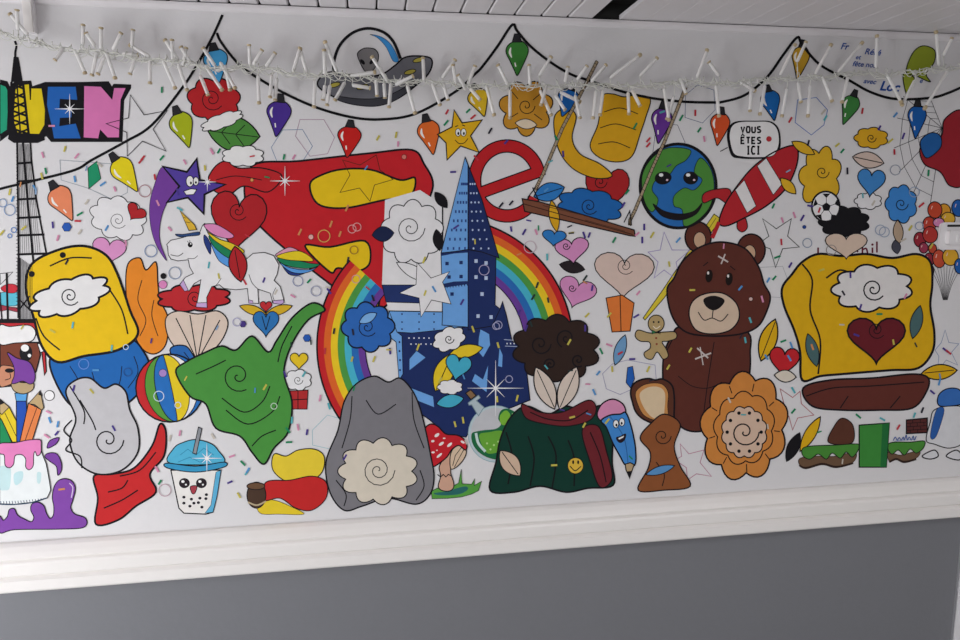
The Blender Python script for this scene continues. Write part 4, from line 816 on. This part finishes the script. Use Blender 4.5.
T = '''10 14 28 35|17 10 18 30|43 24 35 32|83 25 83 45|86 33 95 46|101 28 101 50|109 34 117 45|121 33 113 50|133 30 132 46|130 45 150 57|64 48 55 60|75 50 85 73|97 52 92 75|38 55 41 66|106 52 115 78|105 55 98 74|122 54 138 55|135 60 130 74|150 60 150 83|163 60 175 88|165 40 178 60|172 40 173 60|181 47 190 62|186 48 183 66|178 64 187 90|203 48 215 66|205 65 222 90|220 62 235 88|200 75 208 95|225 65 230 90|4 50 2 57|249 45 250 65|262 50 253 65|275 53 266 67|300 48 293 72|300 50 307 73|325 42 337 72|324 50 325 75|258 75 259 103|272 75 270 97|277 78 275 100|315 80 314 107|325 85 323 100|330 85 327 105|345 82 335 100|350 76 375 72|352 85 370 88|372 57 388 82|376 80 377 96|384 83 385 98|391 83 389 107|395 85 413 76|407 85 415 113|423 58 424 82|432 83 440 105|443 83 448 100|455 60 442 78|453 65 456 85|458 75 466 90|475 66 468 84|470 88 480 100|486 85 494 115|498 65 508 85|529 65 530 85|551 57 539 76|568 67 565 82|510 90 510 118|540 90 551 115|547 85 541 105|555 95 565 110|587 66 577 80|606 65 591 82|560 92 580 102|575 95 580 118|596 90 593 118|603 90 600 115|640 55 610 78|657 58 640 76|628 92 629 114|632 90 640 106|664 88 669 120|674 96 667 119|680 78 686 94|707 50 697 78|709 62 719 76|716 85 719 116|740 82 755 91|751 90 750 111|765 85 760 114|795 45 780 75|806 42 797 62|798 82 801 102|810 85 808 116|831 45 815 74|822 76 832 101|862 43 838 72|877 36 876 68|848 76 842 102|902 105 915 80|886 73 901 102|936 32 939 66|952 38 943 56|948 70 925 108|787 88 782 116'''
tl = [[float(v) for v in q.split()] for q in T.split('|')]
tl.sort(key=lambda q: -math.hypot(q[0]-q[2], q[1]-q[3]))
for (xa, ya, xb, yb) in tl[:100]:
    if abs(ya-cy(xa)) > abs(yb-cy(xb)): xa, ya, xb, yb = xb, yb, xa, ya      # a: on the cable, b: free end
    yy = GY+random.uniform(-.012, .008)
    A = at(xa, ya, GY); Bq = at(xb, yb, yy); d = (Bq-A)
    cb = at(xa, cy(xa), GY)
    b = MB(); b.tube([A, A+d*.06, A+d*.9, A+d*.97], [.0024, .0050, .0047, .0034], M_TUBE, 8)
    b.tube([cb, (cb+A)/2+Vector((.002, 0, .001)), A], .0012, M_CABLE, 5)
    o = b.build('light_tube', g, True)
    b = MB(); b.tube([A+d*.93, A+d*.97, A+d*1.03, A+d*1.05], [.0032, .0060, .0058, .0032], M_TIP, 8)
    b.build('tube_cap', o, True)['label'] = 'amber cap'


# ------------------------------------------------------------------ light
w = bpy.data.worlds.new('daylight'); bpy.context.scene.world = w; w.use_nodes = True
w.node_tree.nodes['Background'].inputs['Color'].default_value = (.86, .93, 1, 1)
w.node_tree.nodes['Background'].inputs['Strength'].default_value = 1.2
def area(name, loc, rot, sx, sy, e, col=(1, 1, 1)):
    l = bpy.data.lights.new(name, 'AREA'); l.shape = 'RECTANGLE'; l.size = sx; l.size_y = sy; l.energy = e; l.color = col
    o = bpy.data.objects.new(name, l); C.objects.link(o); o.location = loc; o.rotation_euler = rot
    return o
area('window_daylight', (XL-.12, (WY0+WY1)/2, (WZ0+WZ1)/2), (0, math.radians(-90), 0), 1.35, 1.4, 82, (.975, .985, 1))
area('ceiling_fill', (1.3, -2.0, ZC-.03), (0, 0, 0), .6, .6, 15, (1, 1, 1))  # added fill light without a known fixture, lifts the dim right side
area('ceiling_fill', (1.6, -3.9, ZC-.03), (0, 0, 0), .6, .6, 38, (1, 1, 1))  # second added fill, behind the camera, evens out the upper wall

cd = bpy.data.cameras.new('camera'); cd.sensor_width = 36; cd.lens = F*36/960; cd.clip_start = .02
co = bpy.data.objects.new('camera', cd); C.objects.link(co)
from mathutils import Matrix
mx = Matrix((r2, u2, -fw)).transposed().to_4x4(); mx.translation = CAM; co.matrix_world = mx
s = bpy.context.scene; s.camera = co
s.view_settings.view_transform = 'Standard'; s.view_settings.look = 'None'
s.view_settings.gamma = 1; s.view_settings.use_curve_mapping = False; s.view_settings.exposure = 0.0
